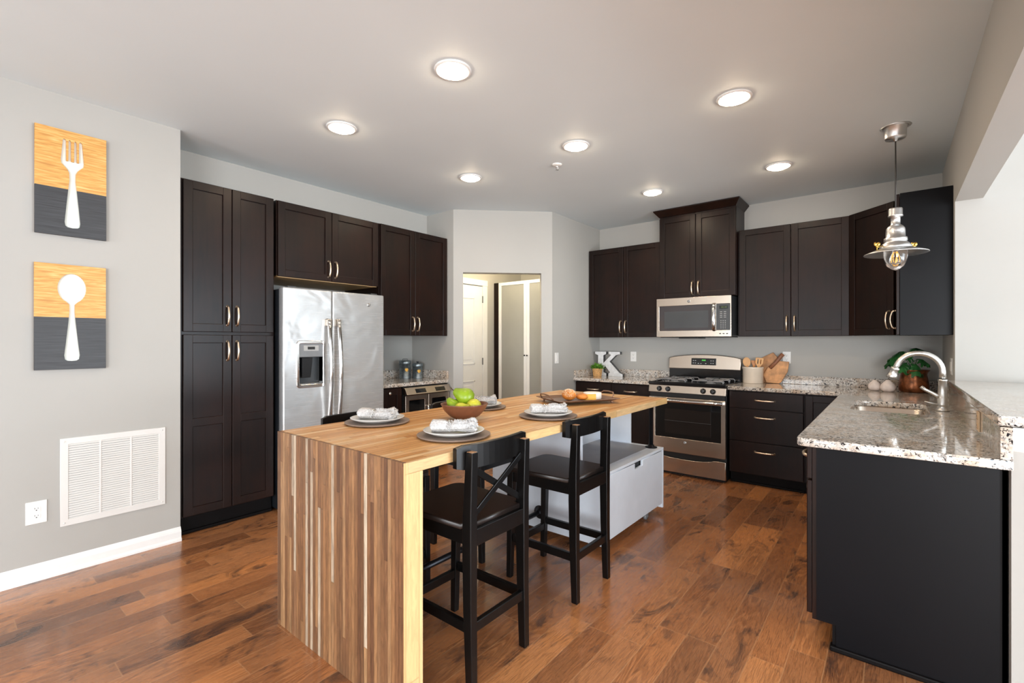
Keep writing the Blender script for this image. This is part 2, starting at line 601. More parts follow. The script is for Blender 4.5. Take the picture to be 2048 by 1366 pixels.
# ------------------------------------------------------------------ the room
CEIL = 2.743
XL, XR = -3.707, 0.326
YB = 5.34
struct('floor', MB().box(-4.6, 5.1, -4.2, 5.6, -0.1, 0.0), M_FLOOR)
struct('ceiling', MB().box(-4.6, 5.1, -4.2, 5.6, CEIL, CEIL + 0.12), M_CEIL)
struct('wall_left', MB().box(-4.5, XL, -4.1, 1.058, 0, CEIL), M_WALL)
struct('wall_alcove', MB().box(-4.5, -4.34, 1.058, 3.64, 0, CEIL), M_WALL)
struct('trim_1', MB().box(-4.34, -4.08, 1.058, 3.527, 2.445, CEIL), M_WALL)       # boxed-in duct over the tall cabinets
struct('wall_stub', MB().prism([(-4.34, 3.527), (-3.656, 3.527), (-3.656 - 0.05, 3.64), (-4.34, 3.64)], 0, CEIL), M_WALL)
# the angled wall with the pantry opening
DL = math.hypot(0.771, 0.742)
DANG = math.atan2(0.742, 0.771)
dmx = T(-3.656, 3.527, 0) @ Matrix.Rotation(DANG, 4, 'Z')
wd = MB()
wd.box(0, 0.103, 0, 0.115, 0, CEIL).box(0.950, DL, 0, 0.115, 0, CEIL).box(0.103, 0.950, 0, 0.115, 2.072, CEIL)
struct('wall_angled', wd.move(dmx), M_WALL)
struct('wall_pantry_side', MB().prism([(-2.885, 4.269), (-2.885, YB), (-3.0, YB), (-3.0, 4.31)], 0, CEIL), M_WALL)
struct('wall_back', MB().box(-4.5, 0.461, YB, YB + 0.12, 0, CEIL), M_WALL)
struct('wall_right', MB().box(XR, 0.461, 4.33, YB, 0, CEIL), M_WALL)
struct('wall_half', MB().box(XR, 0.461, 2.40, 4.33, 0, 1.028), M_WALL)
struct('trim_2', MB().box(XR, 0.461, -4.1, 4.33, 2.268, CEIL), M_WALL)              # dropped header over the bar
struct('wall_far_room', MB().box(0.461, 1.7, 4.33, 4.45, 0, CEIL).box(4.1, 5.1, 4.33, 4.45, 0, CEIL).box(1.7, 4.1, 4.33, 4.45, 0, 0.6).box(1.7, 4.1, 4.33, 4.45, 2.2, CEIL), M_WALL)
struct('wall_pantry_left', MB().box(-4.34, -4.15, 3.64, YB, 0, CEIL), M_WALL)
# walls behind the camera, with window openings
wb = MB()
for x0, x1 in ((-4.5, -3.2), (-1.4, 0.65), (4.15, 5.1)):
    wb.box(x0, x1, -4.2, -4.05, 0, CEIL)
for x0, x1 in ((-3.2, -1.4), (0.65, 4.15)):
    wb.box(x0, x1, -4.2, -4.05, 0, 0.40).box(x0, x1, -4.2, -4.05, 2.5, CEIL)
struct('wall_rear', wb, M_REAR)
we = MB()
we.box(5.0, 5.1, -4.1, 0.0, 0, CEIL).box(5.0, 5.1, 4.2, 4.45, 0, CEIL).box(5.0, 5.1, 0.0, 4.2, 0, 0.1).box(5.0, 5.1, 0.0, 4.2, 2.4, CEIL)
struct('wall_east', we, M_WALL)


def window(n, mb):
    struct('window_%d' % n, mb, M_TRIM)


for n, (x0, x1) in enumerate(((-3.2, -1.4), (0.65, 4.15))):
    f = MB()
    for a in (x0, (x0 + x1) / 2 - 0.03, x1 - 0.06):
        f.box(a, a + 0.06, -4.16, -4.10, 0.40, 2.5)
    for z in (0.40, 1.42, 2.44):
        f.box(x0, x1, -4.16, -4.10, z, z + 0.06)
    window(n + 1, f)
f = MB()
for y in (0.0, 1.38, 2.76, 4.14):
    f.box(5.03, 5.08, y, y + 0.06, 0.1, 2.4)
for z in (0.1, 2.34):
    f.box(5.03, 5.08, 0.0, 4.2, z, z + 0.06)
window(3, f)
f = MB()
for x in (1.7, 2.87, 4.04):
    f.box(x, x + 0.06, 4.40, 4.44, 0.6, 2.2)
for z in (0.6, 2.14):
    f.box(1.7, 4.1, 4.40, 4.44, z, z + 0.06)
window(4, f)  # unseen window, added for the bluish reflection on the tall cabinet and refrigerator

# baseboards: profiled board with a shoe
bb = MB()
prof = [(0, 0), (0.022, 0), (0.022, 0.012), (0.016, 0.022), (0.013, 0.024), (0.013, 0.062), (0.009, 0.074), (0.004, 0.080), (0, 0.092)]
bb.prism([(a, b) for a, b in prof], 0, 5.1)
bb.move(Matrix(((1, 0, 0, XL), (0, 0, 1, -4.04), (0, 1, 0, 0), (0, 0, 0, 1))))
struct('baseboard_left', bb, M_TRIM)
# moulding under the raised bar, along the half wall's end and its far side
tr = MB()
pr2 = [(0, 0.940), (0.008, 0.946), (0.012, 0.962), (0.012, 0.975), (0.022, 0.985), (0.030, 1.004), (0.030, 1.028), (0, 1.028)]
tr.prism(pr2, 0.0, 0.165)
tr.move(Matrix(((0, 0, 1, 0.326), (-1, 0, 0, 2.40), (0, 1, 0, 0), (0, 0, 0, 1))))
struct('trim_3', tr, M_TRIM)

# door with two panels and casing in the pantry hall
ca = MB()
for y0, y1 in ((3.66, 3.745), (4.515, 4.60)):
    ca.box(-4.15, -4.128, y0, y1, 0, 2.05, 0.004)
ca.box(-4.15, -4.126, 3.655, 4.605, 2.05, 2.125, 0.005)
struct('trim_4', ca, M_TRIM)
dm = MB()
dm.box(-4.152, -4.140, 3.75, 4.51, 0.005, 2.04, 0.002)
for z0, z1 in ((1.04, 1.89), (0.2, 0.84)):
    for a, b, c, d in ((3.89, 4.37, z0, z0 + 0.02), (3.89, 4.37, z1 - 0.02, z1), (3.89, 3.91, z0, z1), (4.35, 4.37, z0, z1)):
        dm.box(-4.142, -4.133, a, b, c, d, 0.004)
    dm.box(-4.142, -4.136, 3.95, 4.31, z0 + 0.06, z1 - 0.06, 0.005)
dro = struct('door_1', dm, M_TRIM)
for z in (1.83, 1.03, 0.25):
    MB().box(-4.140, -4.128, 4.505, 4.522, z, z + 0.09, 0.002).build('hinge', M_MGREY, dro)

# ------------------------------------------------------------------ light fittings
lights = [(-1.782, 1.715, 'at the front centre, over the waterfall end of the island'), (-2.832, 1.715, 'above the tall pantry cabinets'), (-2.830, 2.935, 'above the refrigerator side of the island'),
          (-1.778, 2.935, 'next to the sprinkler'), (-0.715, 2.935, 'nearest the dropped header on the right'), (-0.715, 4.300, 'near the pendant over the right wall cabinets'), (-1.765, 4.300, 'in front of the tall microwave cabinet')]
src = None
for x, y, where in lights:
    t = 'round recessed ceiling downlight ' + where
    if src is None:
        src = thing('downlight', t, 'downlight', (x, y, CEIL), 0, 'recessed ceiling downlights')
        MB().lathe([(0.079, -0.0005), (0.097, -0.0005), (0.095, -0.006), (0.084, -0.010), (0.079, -0.008), (0.079, -0.0005)], seg=48, cap=False).build('trim_ring', M_TRIM, src)
        MB().lathe([(0.0, -0.028), (0.03, -0.0265), (0.055, -0.021), (0.070, -0.013), (0.078, -0.003)], seg=48, cap=False).build('diffuser', M_LENS, src)
        o = src
    else:
        o = dup(src)
        o.location = (x, y, CEIL)
        o['label'] = t
# warm lamp of the pantry hall
L = bpy.data.lights.new('pantry_lamp', 'POINT')
L.energy = 30
L.color = (1.0, 0.80, 0.50)
L.shadow_soft_size = 0.12
lo = bpy.data.objects.new('pantry_lamp', L)
COL.objects.link(lo)
lo.location = (-3.55, 4.25, 2.55)

sp = thing('fire_sprinkler', 'small white fire sprinkler head on the ceiling beside a downlight', 'sprinkler', (-2.085, 3.153, CEIL))
MB().lathe([(0, 0), (0.040, 0), (0.037, -0.006), (0.024, -0.010), (0.0, -0.010)], seg=28).build('escutcheon', M_TRIM, sp)
q = MB().lathe([(0.011, -0.008), (0.010, -0.022), (0.005, -0.026), (0.004, -0.040), (0.013, -0.042), (0.013, -0.044), (0, -0.044)], seg=16)
q.tube([(-0.011, 0, -0.016), (-0.012, 0, -0.03), (-0.004, 0, -0.041)], 0.002, 6).tube([(0.011, 0, -0.016), (0.012, 0, -0.03), (0.004, 0, -0.041)], 0.002, 6)
q.build('deflector', M_CHROME, sp)

# pendant
PX, PY = 0.015, 4.005
pe = thing('pendant_lamp', 'silver industrial pendant lamp hanging over the sink peninsula', 'pendant lamp', (PX, PY, CEIL))
MB().lathe([(0, 0), (0.084, 0), (0.0664, -0.004), (0.0585, -0.006), (0.0577, -0.070), (0.0545, -0.078), (0.0158, -0.078), (0.0095, -0.095), (0, -0.095)], seg=40).build('canopy', M_ALU, pe)
MB().tube([(0, 0, -0.09), (0.001, 0, -0.3), (0, 0, -0.54)], 0.0042, 8).build('cord', M_CORD, pe)
MB().lathe([(0, -0.530), (0.0095, -0.532), (0.0348, -0.537), (0.0371, -0.545), (0.0371, -0.578), (0.0395, -0.584), (0.0395, -0.592), (0.0261, -0.593), (0.0253, -0.645),
            (0.0395, -0.655), (0.0490, -0.670), (0.0514, -0.690), (0.0514, -0.728), (0.0608, -0.732), (0.0624, -0.752), (0.0569, -0.757), (0.0711, -0.770), (0.0837, -0.786), (0.0869, -0.800), (0.0837, -0.806), (0.0000, -0.806)], seg=48).build('socket_housing', M_ALU, pe)
MB().lathe([(0.0790, -0.796), (0.1185, -0.812), (0.1683, -0.832), (0.1706, -0.836), (0.1683, -0.838), (0.1185, -0.819), (0.0790, -0.803)], seg=64, cap=False).build('lamp_shade', M_ALU, pe)
MB().lathe([(0.0624, -0.80), (0.0632, -0.85), (0.0585, -0.885), (0.0435, -0.918), (0.0221, -0.936), (0.0079, -0.943), (0.0000, -0.946)], seg=40, cap=False).build('glass_globe', M_CLEAR, pe)
bl = MB().lathe([(0.0103, -0.806), (0.0111, -0.83), (0.0205, -0.86), (0.0237, -0.88), (0.0174, -0.902), (0, -0.91)], seg=24, cap=False).build('bulb', M_CLEAR, pe)
fm = MB()
for k in range(5):
    a = 2 * PI * k / 5
    fm.tube([(0.004 * math.cos(a), 0.004 * math.sin(a), -0.825), (0.009 * math.cos(a), 0.009 * math.sin(a), -0.85), (0.011 * math.cos(a + .3), 0.011 * math.sin(a + .3), -0.885)], 0.0013, 6)
fm.build('filament', M_FILAMENT, bl)
for s_ in (-1, 1):
    a = R(38.93)
    cx, cy = s_ * 0.122 * math.cos(a), s_ * 0.122 * math.sin(a)
    w = MB()
    w.tube([(cx * 0.68, cy * 0.68, -0.782), (cx, cy, -0.795), (cx, cy, -0.816)], 0.004, 8)
    for dz in (-1, 1):
        w.ball((cx + dz * 0.011 * math.cos(a), cy + dz * 0.011 * math.sin(a), -0.772), (0.009, 0.004, 0.013), 10, 8)
    w.ball((cx, cy, -0.786), 0.009, 10, 8)
    w.build('wing_nut', M_BRASS, pe)

# ------------------------------------------------------------------ cabinet builders (local frame: x to the right, y into the cabinet, z up; faces -y)
_hcache = {}


def pull(parent, x, z, vertical=True, ln=0.135, m=None):
    key = (vertical, ln)
    if key not in _hcache:
        mb = MB()
        h = ln / 2
        pts = [(-h, 0.0), (-h + 0.002, -0.014), (-h + 0.010, -0.022)]
        n = 8
        for k in range(1, n):
            u = k / n
            pts.append((-h + 0.010 + u * (ln - 0.020), -0.022 - 0.012 * math.sin(PI * u)))
        pts += [(h - 0.010, -0.022), (h - 0.002, -0.014), (h, 0.0)]
        rr = [0.0082] + [0.0074] * (len(pts) - 2) + [0.0082]
        mb.tube([(0, b, a) if vertical else (a, b, 0) for a, b in pts], rr, 10)
        for e in (-h, h):
            mb.lathe([(0.0095, 0), (0.0085, 0.004), (0.006, 0.005)], (0, 0, e) if vertical else (e, 0, 0), 14, axis=(0, -1, 0))
        o = mb.build('handle', m or M_NICKEL, parent)
        _hcache[key] = o
    else:
        o = _hcache[key].copy()
        COL.objects.link(o)
        o.parent = parent
    o.location = (x, -0.020, z)
    return o


def shaker(parent, x0, x1, z0, z1, mids=(), name='door', st=0.058, slab=False):
    mb = MB()
    if slab:
        mb.box(x0, x1, -0.020, 0.0, z0, z1, 0.003)
        return mb.build(name, M_CAB, parent)
    mb.box(x0 + 0.01, x1 - 0.01, -0.008, -0.001, z0 + 0.01, z1 - 0.01)
    for a, b in ((x0, x0 + st), (x1 - st, x1)):
        mb.box(a, b, -0.020, 0.0, z0, z1, 0.0035)
    for a, b in [(z0, z0 + st), (z1 - st, z1)] + [(m - st / 2, m + st / 2) for m in mids]:
        mb.box(x0 + st - 0.003, x1 - st + 0.003, -0.0198, 0.0, a, b, 0.0035)
    return mb.build(name, M_CAB, parent)


def cabinet(name, label, cat, loc, rot, w, d, z0, z1, group=None, toe=False, bottom=None):
    t = thing(name, label, cat, loc, rot, group)
    b = MB().box(0, w, 0.001, d, z0, z1, 0.001)
    b.build('body', M_CAB, t)
    if bottom:
        MB().box(0.012, w - 0.012, 0.0, d - 0.01, z0 - 0.014, z0 - 0.0005).build('bottom_panel', bottom, t)
    if toe:
        MB().box(0, w, 0.055, d, 0.0, z0).build('toe_kick', M_TOE, t)
    return t


# tall pantry cabinet (faces +x, so local x runs along world +y)
FX = -3.74
ROT_R = R(90)
tall = cabinet('tall_cabinet', 'tall espresso pantry cabinet with four doors at the left wall end', 'cabinet', (FX - 0.02, 1.062, 0), ROT_R, 0.632, 0.575, 0.125, 2.443)
MB().box(0, 0.632, 0.045, 0.575, 0, 0.125).build('toe_kick', M_TOE, tall)
MB().box(0, 0.632, 0.028, 0.046, 0.0, 0.022, 0.005).build('shoe_molding', M_TOE, tall)
for k, (a, b) in enumerate(((0.022, 0.324), (0.328, 0.622))):
    d = shaker(tall, a, b, 1.397, 2.438)
    pull(d, b - 0.03 if k == 0 else a + 0.03, 1.515)
    d = shaker(tall, a, b, 0.131, 1.376, (0.77,))
    pull(d, b - 0.03 if k == 0 else a + 0.03, 1.262)

over = cabinet('wall_cabinet', 'short wide two-door espresso cabinet above the steel refrigerator', 'cabinet', (FX - 0.02, 1.712, 0), ROT_R, 0.934, 0.575, 1.852, 2.440, 'wall cabinets', bottom=M_CABIN)
for k, (a, b) in enumerate(((0.006, 0.460), (0.464, 0.928))):
    d = shaker(over, a, b, 1.842, 2.436)
    pull(d, b - 0.03 if k == 0 else a + 0.03, 1.945)
far = cabinet('wall_cabinet', 'two-door espresso wall cabinet above the tin canisters', 'cabinet', (FX - 0.02, 2.660, 0), ROT_R, 0.862, 0.575, 1.392, 2.443, 'wall cabinets')
for k, (a, b) in enumerate(((0.010, 0.416), (0.420, 0.856))):
    d = shaker(far, a, b, 1.390, 2.440)
    pull(d, b - 0.03 if k == 0 else a + 0.03, 1.505)

# range wall uppers (face -y)
UY = 5.05
RD = YB - 0.002
ul = cabinet('wall_cabinet', 'two-door espresso wall cabinet left of the microwave, above the letter K', 'cabinet', (-2.880, UY + 0.02, 0), 0, 0.90, RD - UY - 0.02, 1.380, 2.428, 'wall cabinets')
for k, (a, b) in enumerate(((0.006, 0.452), (0.456, 0.894))):
    d = shaker(ul, a, b, 1.380, 2.428)
    pull(d, b - 0.03 if k == 0 else a + 0.03, 1.500)
um = cabinet('wall_cabinet', 'tallest two-door espresso wall cabinet with crown, above the microwave', 'cabinet', (-1.975, 4.99 + 0.02, 0), 0, 0.775, RD - 5.01, 1.788, 2.690, 'wall cabinets')
for k, (a, b) in enumerate(((0.004, 0.385), (0.389, 0.771))):
    d = shaker(um, a, b, 1.790, 2.655)
    pull(d, b - 0.03 if k == 0 else a + 0.03, 1.885)
cr = MB()
w_, d_ = 0.775, RD - 5.01
lo = [(0, -0.02), (w_, -0.02), (w_, d_), (0, d_)]
hi = [(-0.045, -0.075), (w_ + 0.045, -0.075), (w_ + 0.045, d_), (-0.045, d_)]
cr.hexa([(x, y, 2.672) for x, y in lo], [(x, y, 2.728) for x, y in hi])
cr.hexa([(x, y, 2.728) for x, y in hi], [(x, y, 2.738) for x, y in hi])
cr.build('crown_molding', M_CAB, um)
ur = cabinet('wall_cabinet', 'two-door espresso wall cabinet right of the microwave, above the utensil crock', 'cabinet', (-1.196, UY + 0.02, 0), 0, 0.906, RD - UY - 0.02, 1.380, 2.428, 'wall cabinets')
for k, (a, b) in enumerate(((0.012, 0.455), (0.459, 0.902))):
    d = shaker(ur, a, b, 1.380, 2.428)
    pull(d, b - 0.03 if k == 0 else a + 0.03, 1.500)
# diagonal corner cabinet
cc = thing('wall_cabinet', 'angled corner espresso wall cabinet behind the pendant lamp', 'cabinet', (-0.287, UY, 0), R(-45), 'wall cabinets')
cb = MB().prism([(-0.270, YB - 0.003), (XR - 0.003, YB - 0.003), (XR - 0.003, 4.752), (0.045, 4.752), (-0.270, 5.072)], 1.380, 2.428)
cb.move(T(0.287, -UY, 0))
cb.move(Matrix.Rotation(R(45), 4, 'Z'))
cb.build('body', M_CAB, cc)
d = shaker(cc, 0.004, 0.428, 1.380, 2.428)
d.location = (0, 0.004, 0)
pull(d, 0.393, 1.500)
# cabinet on the right wall (faces -x)
rw = thing('wall_cabinet', 'espresso wall cabinet seen end-on against the right wall', 'cabinet', (0.040, 4.742, 0), R(-90), 'wall cabinets')
MB().box(0, 0.312, 0.001, 0.284, 1.375, 2.405, 0.001).build('body', M_PANEL, rw)
d = shaker(rw, 0.004, 0.308, 1.378, 2.402)
pull(d, 0.035, 1.500)

# ------------------------------------------------------------------ base cabinets on the range wall
BY = 4.745
bl_ = cabinet('base_cabinet', 'espresso base cabinet left of the range, under the letter K', 'cabinet', (-2.880, BY + 0.02, 0), 0, 0.917, RD - BY - 0.02, 0.105, 0.876, 'base cabinets', toe=True)
for a, b in ((0.006, 0.456), (0.460, 0.910)):
    dr = shaker(bl_, a, b, 0.716, 0.866, name='drawer', slab=True)
    pull(dr, (a + b) / 2, 0.79, False)
    d = shaker(bl_, a, b, 0.112, 0.708)
    pull(d, b - 0.03 if a < 0.1 else a + 0.03, 0.60)
bd = cabinet('base_cabinet', 'espresso base cabinet with three drawers right of the range', 'cabinet', (-1.203, BY + 0.02, 0), 0, 0.610, RD - BY - 0.02, 0.105, 0.876, 'base cabinets', toe=True)
for z0, z1, hz in ((0.713, 0.866, 0.792), (0.410, 0.706, 0.636), (0.112, 0.403, 0.322)):
    dr = shaker(bd, 0.004, 0.604, z0, z1, name='drawer', slab=True)
    pull(dr, 0.304, hz, False, 0.16)
MB().box(0, 0.61, 0.042, 0.056, 0, 0.02, 0.004).build('shoe_molding', M_TOE, bd)
bc = cabinet('base_cabinet', 'narrow espresso corner base cabinet between the drawers and the peninsula', 'cabinet', (-0.592, BY + 0.02, 0), 0, 0.316, RD - BY - 0.02, 0.105, 0.876, 'base cabinets', toe=True)
d = shaker(bc, 0.006, 0.290, 0.112, 0.866)
# peninsula (faces -x: local x runs along world -y)
PF = -0.297
ROT_L = R(-90)
p0 = cabinet('base_cabinet', 'espresso base cabinet at the near end of the peninsula with a bare black end panel', 'cabinet', (PF + 0.02, 3.20, 0), ROT_L, 0.753, 0.580, 0.108, 0.876, 'base cabinets')
MB().box(0, 0.753, 0.075, 0.580, 0.0, 0.108).build('toe_kick', M_TOE, p0)
for a, b in ((0.006, 0.376), (0.380, 0.748)):
    dr = shaker(p0, a, b, 0.722, 0.866, name='drawer', slab=True)
    pull(dr, (a + b) / 2, 0.80, False)
    d = shaker(p0, a, b, 0.128, 0.715)
    pull(d, b - 0.03 if a < 0.1 else a + 0.03, 0.60)
ep = MB().outline([[(-0.259, 0.114), (-0.189, 0.114), (-0.189, 0.0), (0.303, 0.0), (0.303, 0.878), (-0.259, 0.878)]], 0.006, T(0, 2.4435, 0) @ XZ)
ep.move(T(0.277, -3.20, 0))
ep.move(Matrix.Rotation(R(90), 4, 'Z'))
lab(ep.build('end_panel', M_PANEL, p0), 'flat black end panel')
sm = MB().box(0.729, 0.770, 0.066, 0.602, 0.0, 0.024, 0.006)
sm.build('shoe_molding', M_TOE, p0)
fl = MB().box(0.735, 0.757, 0.580, 0.600, 0.0, 0.876).box(0.7, 0.757, 0.586, 0.5995, 0, 0.876)
fl.build('filler_strip', M_TOE, p0)
p1 = cabinet('base_cabinet', 'espresso sink base cabinet in the middle of the peninsula', 'cabinet', (PF + 0.02, 4.22, 0), ROT_L, 1.016, 0.580, 0.108, 0.70, 'base cabinets', toe=True)
MB().box(0, 1.016, 0, 0.04, 0.70, 0.876).build('apron', M_CAB, p1)
for a, b in ((0.006, 0.506), (0.510, 1.010)):
    d = shaker(p1, a, b, 0.128, 0.866)
    pull(d, b - 0.03 if a < 0.1 else a + 0.03, 0.70)
p2 = cabinet('base_cabinet', 'espresso base cabinet in the corner where the peninsula meets the range wall', 'cabinet', (PF + 0.02, 4.740, 0), ROT_L, 0.516, 0.580, 0.108, 0.876, 'base cabinets', toe=True)
d = shaker(p2, 0.060, 0.510, 0.128, 0.866)
pull(d, 0.10, 0.60)

# nook beside the refrigerator
nb = cabinet('base_cabinet', 'narrow espresso base cabinet with a round knob between refrigerator and wine cooler', 'cabinet', (FX - 0.005, 2.672, 0), ROT_R, 0.235, 0.575, 0.105, 0.884, 'base cabinets', toe=True)
d = shaker(nb, 0.006, 0.228, 0.112, 0.872)
MB().lathe([(0.006, 0), (0.005, 0.012), (0.014, 0.018), (0.016, 0.024), (0.012, 0.030), (0, 0.031)], (0.075, -0.02, 0.835), 20, axis=(0, -1, 0)).build('knob', M_CHROME, d)

# ------------------------------------------------------------------ worktops
def sink_hole():
    return rrect(-0.205, 0.165, 3.53, 4.13, 0.06)


ct = thing('worktop', 'L-shaped speckled granite worktop with the sink, right of the range', 'worktop', (0, 4.0, 0.879), 0, 'granite worktops')
outer = [(-1.203, 4.703), (-0.345, 4.703), (-0.325, 4.69), (-0.325, 2.385), (-0.317, 2.366), (-0.300, 2.358), (0.3255, 2.358), (0.3255, YB - 0.002), (-1.203, YB - 0.002)]
m = MB().outline([outer, sink_hole()], 0.035, T(0, 0, 0.8965), 0.004)
m.move(T(0, -4.0, -0.879))
m.build('slab', M_GRAN, ct)
b = MB().box(-1.203, 0.294, YB - 0.026, YB - 0.002, 0.9145, 0.995, 0.003)
b.box(0.2945, 0.3255, 4.34, YB - 0.027, 0.9145, 0.995, 0.003)
b.build('backsplash', M_GRAN, ct, off=(0, 4.0, 0.879))
b = MB().box(0.294, 0.3255, 2.362, 4.32, 0.9145, 1.028, 0.002)
b.build('riser_backsplash', M_GRAN, ct, off=(0, 4.0, 0.879))
c2 = thing('worktop', 'short speckled granite worktop holding the letter K, left of the range', 'worktop', (-2.4, 5.0, 0.879), 0, 'granite worktops')
MB().box(-2.883, -1.962, 4.703, YB - 0.002, 0.879, 0.914, 0.004).build('slab', M_GRAN, c2, off=(-2.4, 5.0, 0.879))
MB().box(-2.858, -1.962, YB - 0.026, YB - 0.002, 0.9145, 0.995, 0.003).box(-2.883, -2.859, 4.71, YB - 0.002, 0.9145, 0.995, 0.003).build('backsplash', M_GRAN, c2, off=(-2.4, 5.0, 0.879))
c3 = thing('worktop', 'granite worktop in the nook holding the tin canisters beside the refrigerator', 'worktop', (-4.0, 3.1, 0.888), 0, 'granite worktops')
MB().box(-4.338, -3.722, 2.655, 3.525, 0.888, 0.923, 0.004).build('slab', M_GRAN, c3, off=(-4.0, 3.1, 0.888))
MB().box(-4.338, -4.314, 2.655, 3.525, 0.9235, 1.014, 0.003).box(-4.313, -3.725, 3.501, 3.525, 0.9235, 1.014, 0.003).build('backsplash', M_GRAN, c3, off=(-4.0, 3.1, 0.888))
tag(MB().box(0.288, 0.82, 2.372, 4.328, 1.030, 1.067, 0.006).build('raised_counter', M_GRAN, None, off=(0.5, 3.3, 1.03)), 'raised granite counter on the half wall right of the sink', 'counter')

# sink
sk = thing('kitchen_sink', 'stainless undermount sink set into the granite peninsula', 'sink', (-0.02, 3.83, 0.70))
k = MB()
loops = []
for (ins, z) in ((-0.012, 0.8785), (0.0, 0.8785), (0.006, 0.87), (0.014, 0.74), (0.035, 0.712), (0.10, 0.706)):
    pts = rrect(-0.205 + ins, 0.165 - ins, 3.53 + ins, 4.13 - ins, max(0.02, 0.06 - ins * 0.3))
    loops.append([k.bm.verts.new((x, y, z)) for x, y in pts])
for a, b in zip(loops, loops[1:]):
    for i in range(len(a)):
        f = k.bm.faces.new([a[i], a[(i + 1) % len(a)], b[(i + 1) % len(a)], b[i]])
        f.smooth = True
k.bm.faces.new(loops[-1])
k.build('basin', M_STEEL, sk, off=(-0.02, 3.83, 0.70), recalc=False)
MB().lathe([(0, 0.709), (0.03, 0.709), (0.042, 0.7075), (0.044, 0.706)], (-0.02, 3.83, 0), 24, cap=False).build('drain', M_CHROME, sk, off=(-0.02, 3.83, 0.70))

# faucet
FXc, FYc = 0.232, 3.80
fa = thing('kitchen_faucet', 'tall satin nickel gooseneck faucet behind the sink', 'faucet', (FXc, FYc, 0.9145))
MB().lathe([(0, 0), (0.033, 0), (0.031, 0.008), (0.025, 0.016), (0.024, 0.030), (0.0265, 0.034), (0.0265, 0.042), (0.024, 0.048), (0.026, 0.075), (0.023, 0.080), (0.0215, 0.12), (0.020, 0.178), (0.022, 0.180), (0.022, 0.188), (0.0, 0.189)], seg=32).build('base', M_FAUCET, fa)
pts = [(0, 0, 0.195)] + [(-0.108 + 0.108 * math.cos(R(a)), 0, 0.235 + 0.108 * math.sin(R(a))) for a in range(0, 166, 11)]
pts += [(-0.219, 0, 0.245)]
MB().tube(pts, [0.0165] + [0.0155] * (len(pts) - 2) + [0.015], 16).build('spout', M_FAUCET, fa)
MB().lathe([(0.019, -0.004), (0.023, 0.0), (0.023, 0.012), (0.020, 0.016), (0.026, 0.045), (0.030, 0.060), (0.026, 0.066), (0, 0.066)], (-0.219, 0, 0.249), 24, axis=(-0.32, 0, -1)).build('spray_head', M_FAUCET, fa)
lv = MB().tube([(-0.012, -0.006, 0.078), (-0.028, -0.008, 0.092), (-0.052, -0.009, 0.108), (-0.078, -0.009, 0.122), (-0.098, -0.009, 0.140)], [0.013, 0.010, 0.008, 0.009, 0.010], 12)
lv.ball((-0.006, -0.004, 0.078), (0.020, 0.018, 0.016), 14, 10)
lv.build('lever', M_FAUCET, fa)
MB().tube([(-0.02, -0.012, 0.036), (-0.05, -0.016, 0.044), (-0.082, -0.018, 0.052)], [0.006, 0.0045, 0.0045], 10).build('side_lever', M_FAUCET, fa)

# ------------------------------------------------------------------ appliances
def badge(parent, x, y, z, r=0.016):
    """Round appliance emblem: a bright rim around a dark disc with a curled monogram."""
    o = MB().lathe([(0, 0), (r, 0), (r, 0.002), (r * 0.86, 0.003), (0, 0.0028)], (x, y, z), 24, axis=(0, -1, 0)).build('badge', M_CHROME, parent)
    MB().lathe([(0, 0.0029), (r * 0.82, 0.0029), (r * 0.80, 0.0034), (0, 0.0034)], (x, y, z), 24, axis=(0, -1, 0)).build('badge_disc', M_MGREY, o)
    mb = MB()
    yy = y - 0.0036
    mb.tube([(x - r * .10 + r * .34 * math.cos(R(a)), yy, z + r * .34 * math.sin(R(a)) + r * .05) for a in range(40, 350, 30)], r * 0.07, 6)
    mb.tube([(x + r * .28 + r * .24 * math.cos(R(a)), yy, z + r * .18 + r * .18 * math.sin(R(a))) for a in range(60, 300, 30)], r * 0.06, 6)
    mb.tube([(x + r * .28 + r * .26 * math.cos(R(a)), yy, z - r * .18 + r * .20 * math.sin(R(a))) for a in range(80, 330, 30)], r * 0.06, 6)
    mb.build('monogram', M_CHROME, o)
    return o


# gas range (faces -y)
RX, RY, RWd = -1.956, 4.66, 0.748
rg = thing('gas_range', 'stainless gas range with four knobs between the base cabinets', 'range', (RX, RY, 0))
MB().box(0.004, RWd - 0.004, 0.045, 0.672, 0.02, 0.893, 0.003).build('body', M_BLACK, rg)
MB().box(0.02, RWd - 0.02, 0.07, 0.65, 0.0, 0.02).build('plinth', M_BLACK, rg)
ck = MB().box(-0.001, RWd + 0.001, 0.006, 0.60, 0.893, 0.912, 0.006)
ck.box(-0.001, RWd + 0.001, 0.000, 0.018, 0.893, 0.926, 0.006).box(-0.001, 0.016, 0.010, 0.60, 0.900, 0.922, 0.005).box(RWd - 0.015, RWd + 0.001, 0.010, 0.60, 0.900, 0.922, 0.005)
ck.build('cooktop', M_ENAMEL, rg)
cp = MB().hexa([(0, 0.0, 0.818), (RWd, 0.0, 0.818), (RWd, 0.06, 0.818), (0, 0.06, 0.818)], [(0, 0.016, 0.892), (RWd, 0.016, 0.892), (RWd, 0.06, 0.892), (0, 0.06, 0.892)], 0.004)
cp.build('control_panel', M_STEEL, rg)
for x in (0.112, 0.200, 0.542, 0.632):
    kb = MB().lathe([(0, 0), (0.026, 0), (0.026, 0.004), (0.021, 0.008), (0.019, 0.024), (0.016, 0.028), (0, 0.028)], (x, 0.008, 0.853), 24, axis=(0, -0.98, 0.2)).build('knob', M_BLACK, rg)
    MB().box(x - 0.0035, x + 0.0035, -0.030, -0.018, 0.838, 0.878, 0.002).build('grip', M_DGREY, kb)
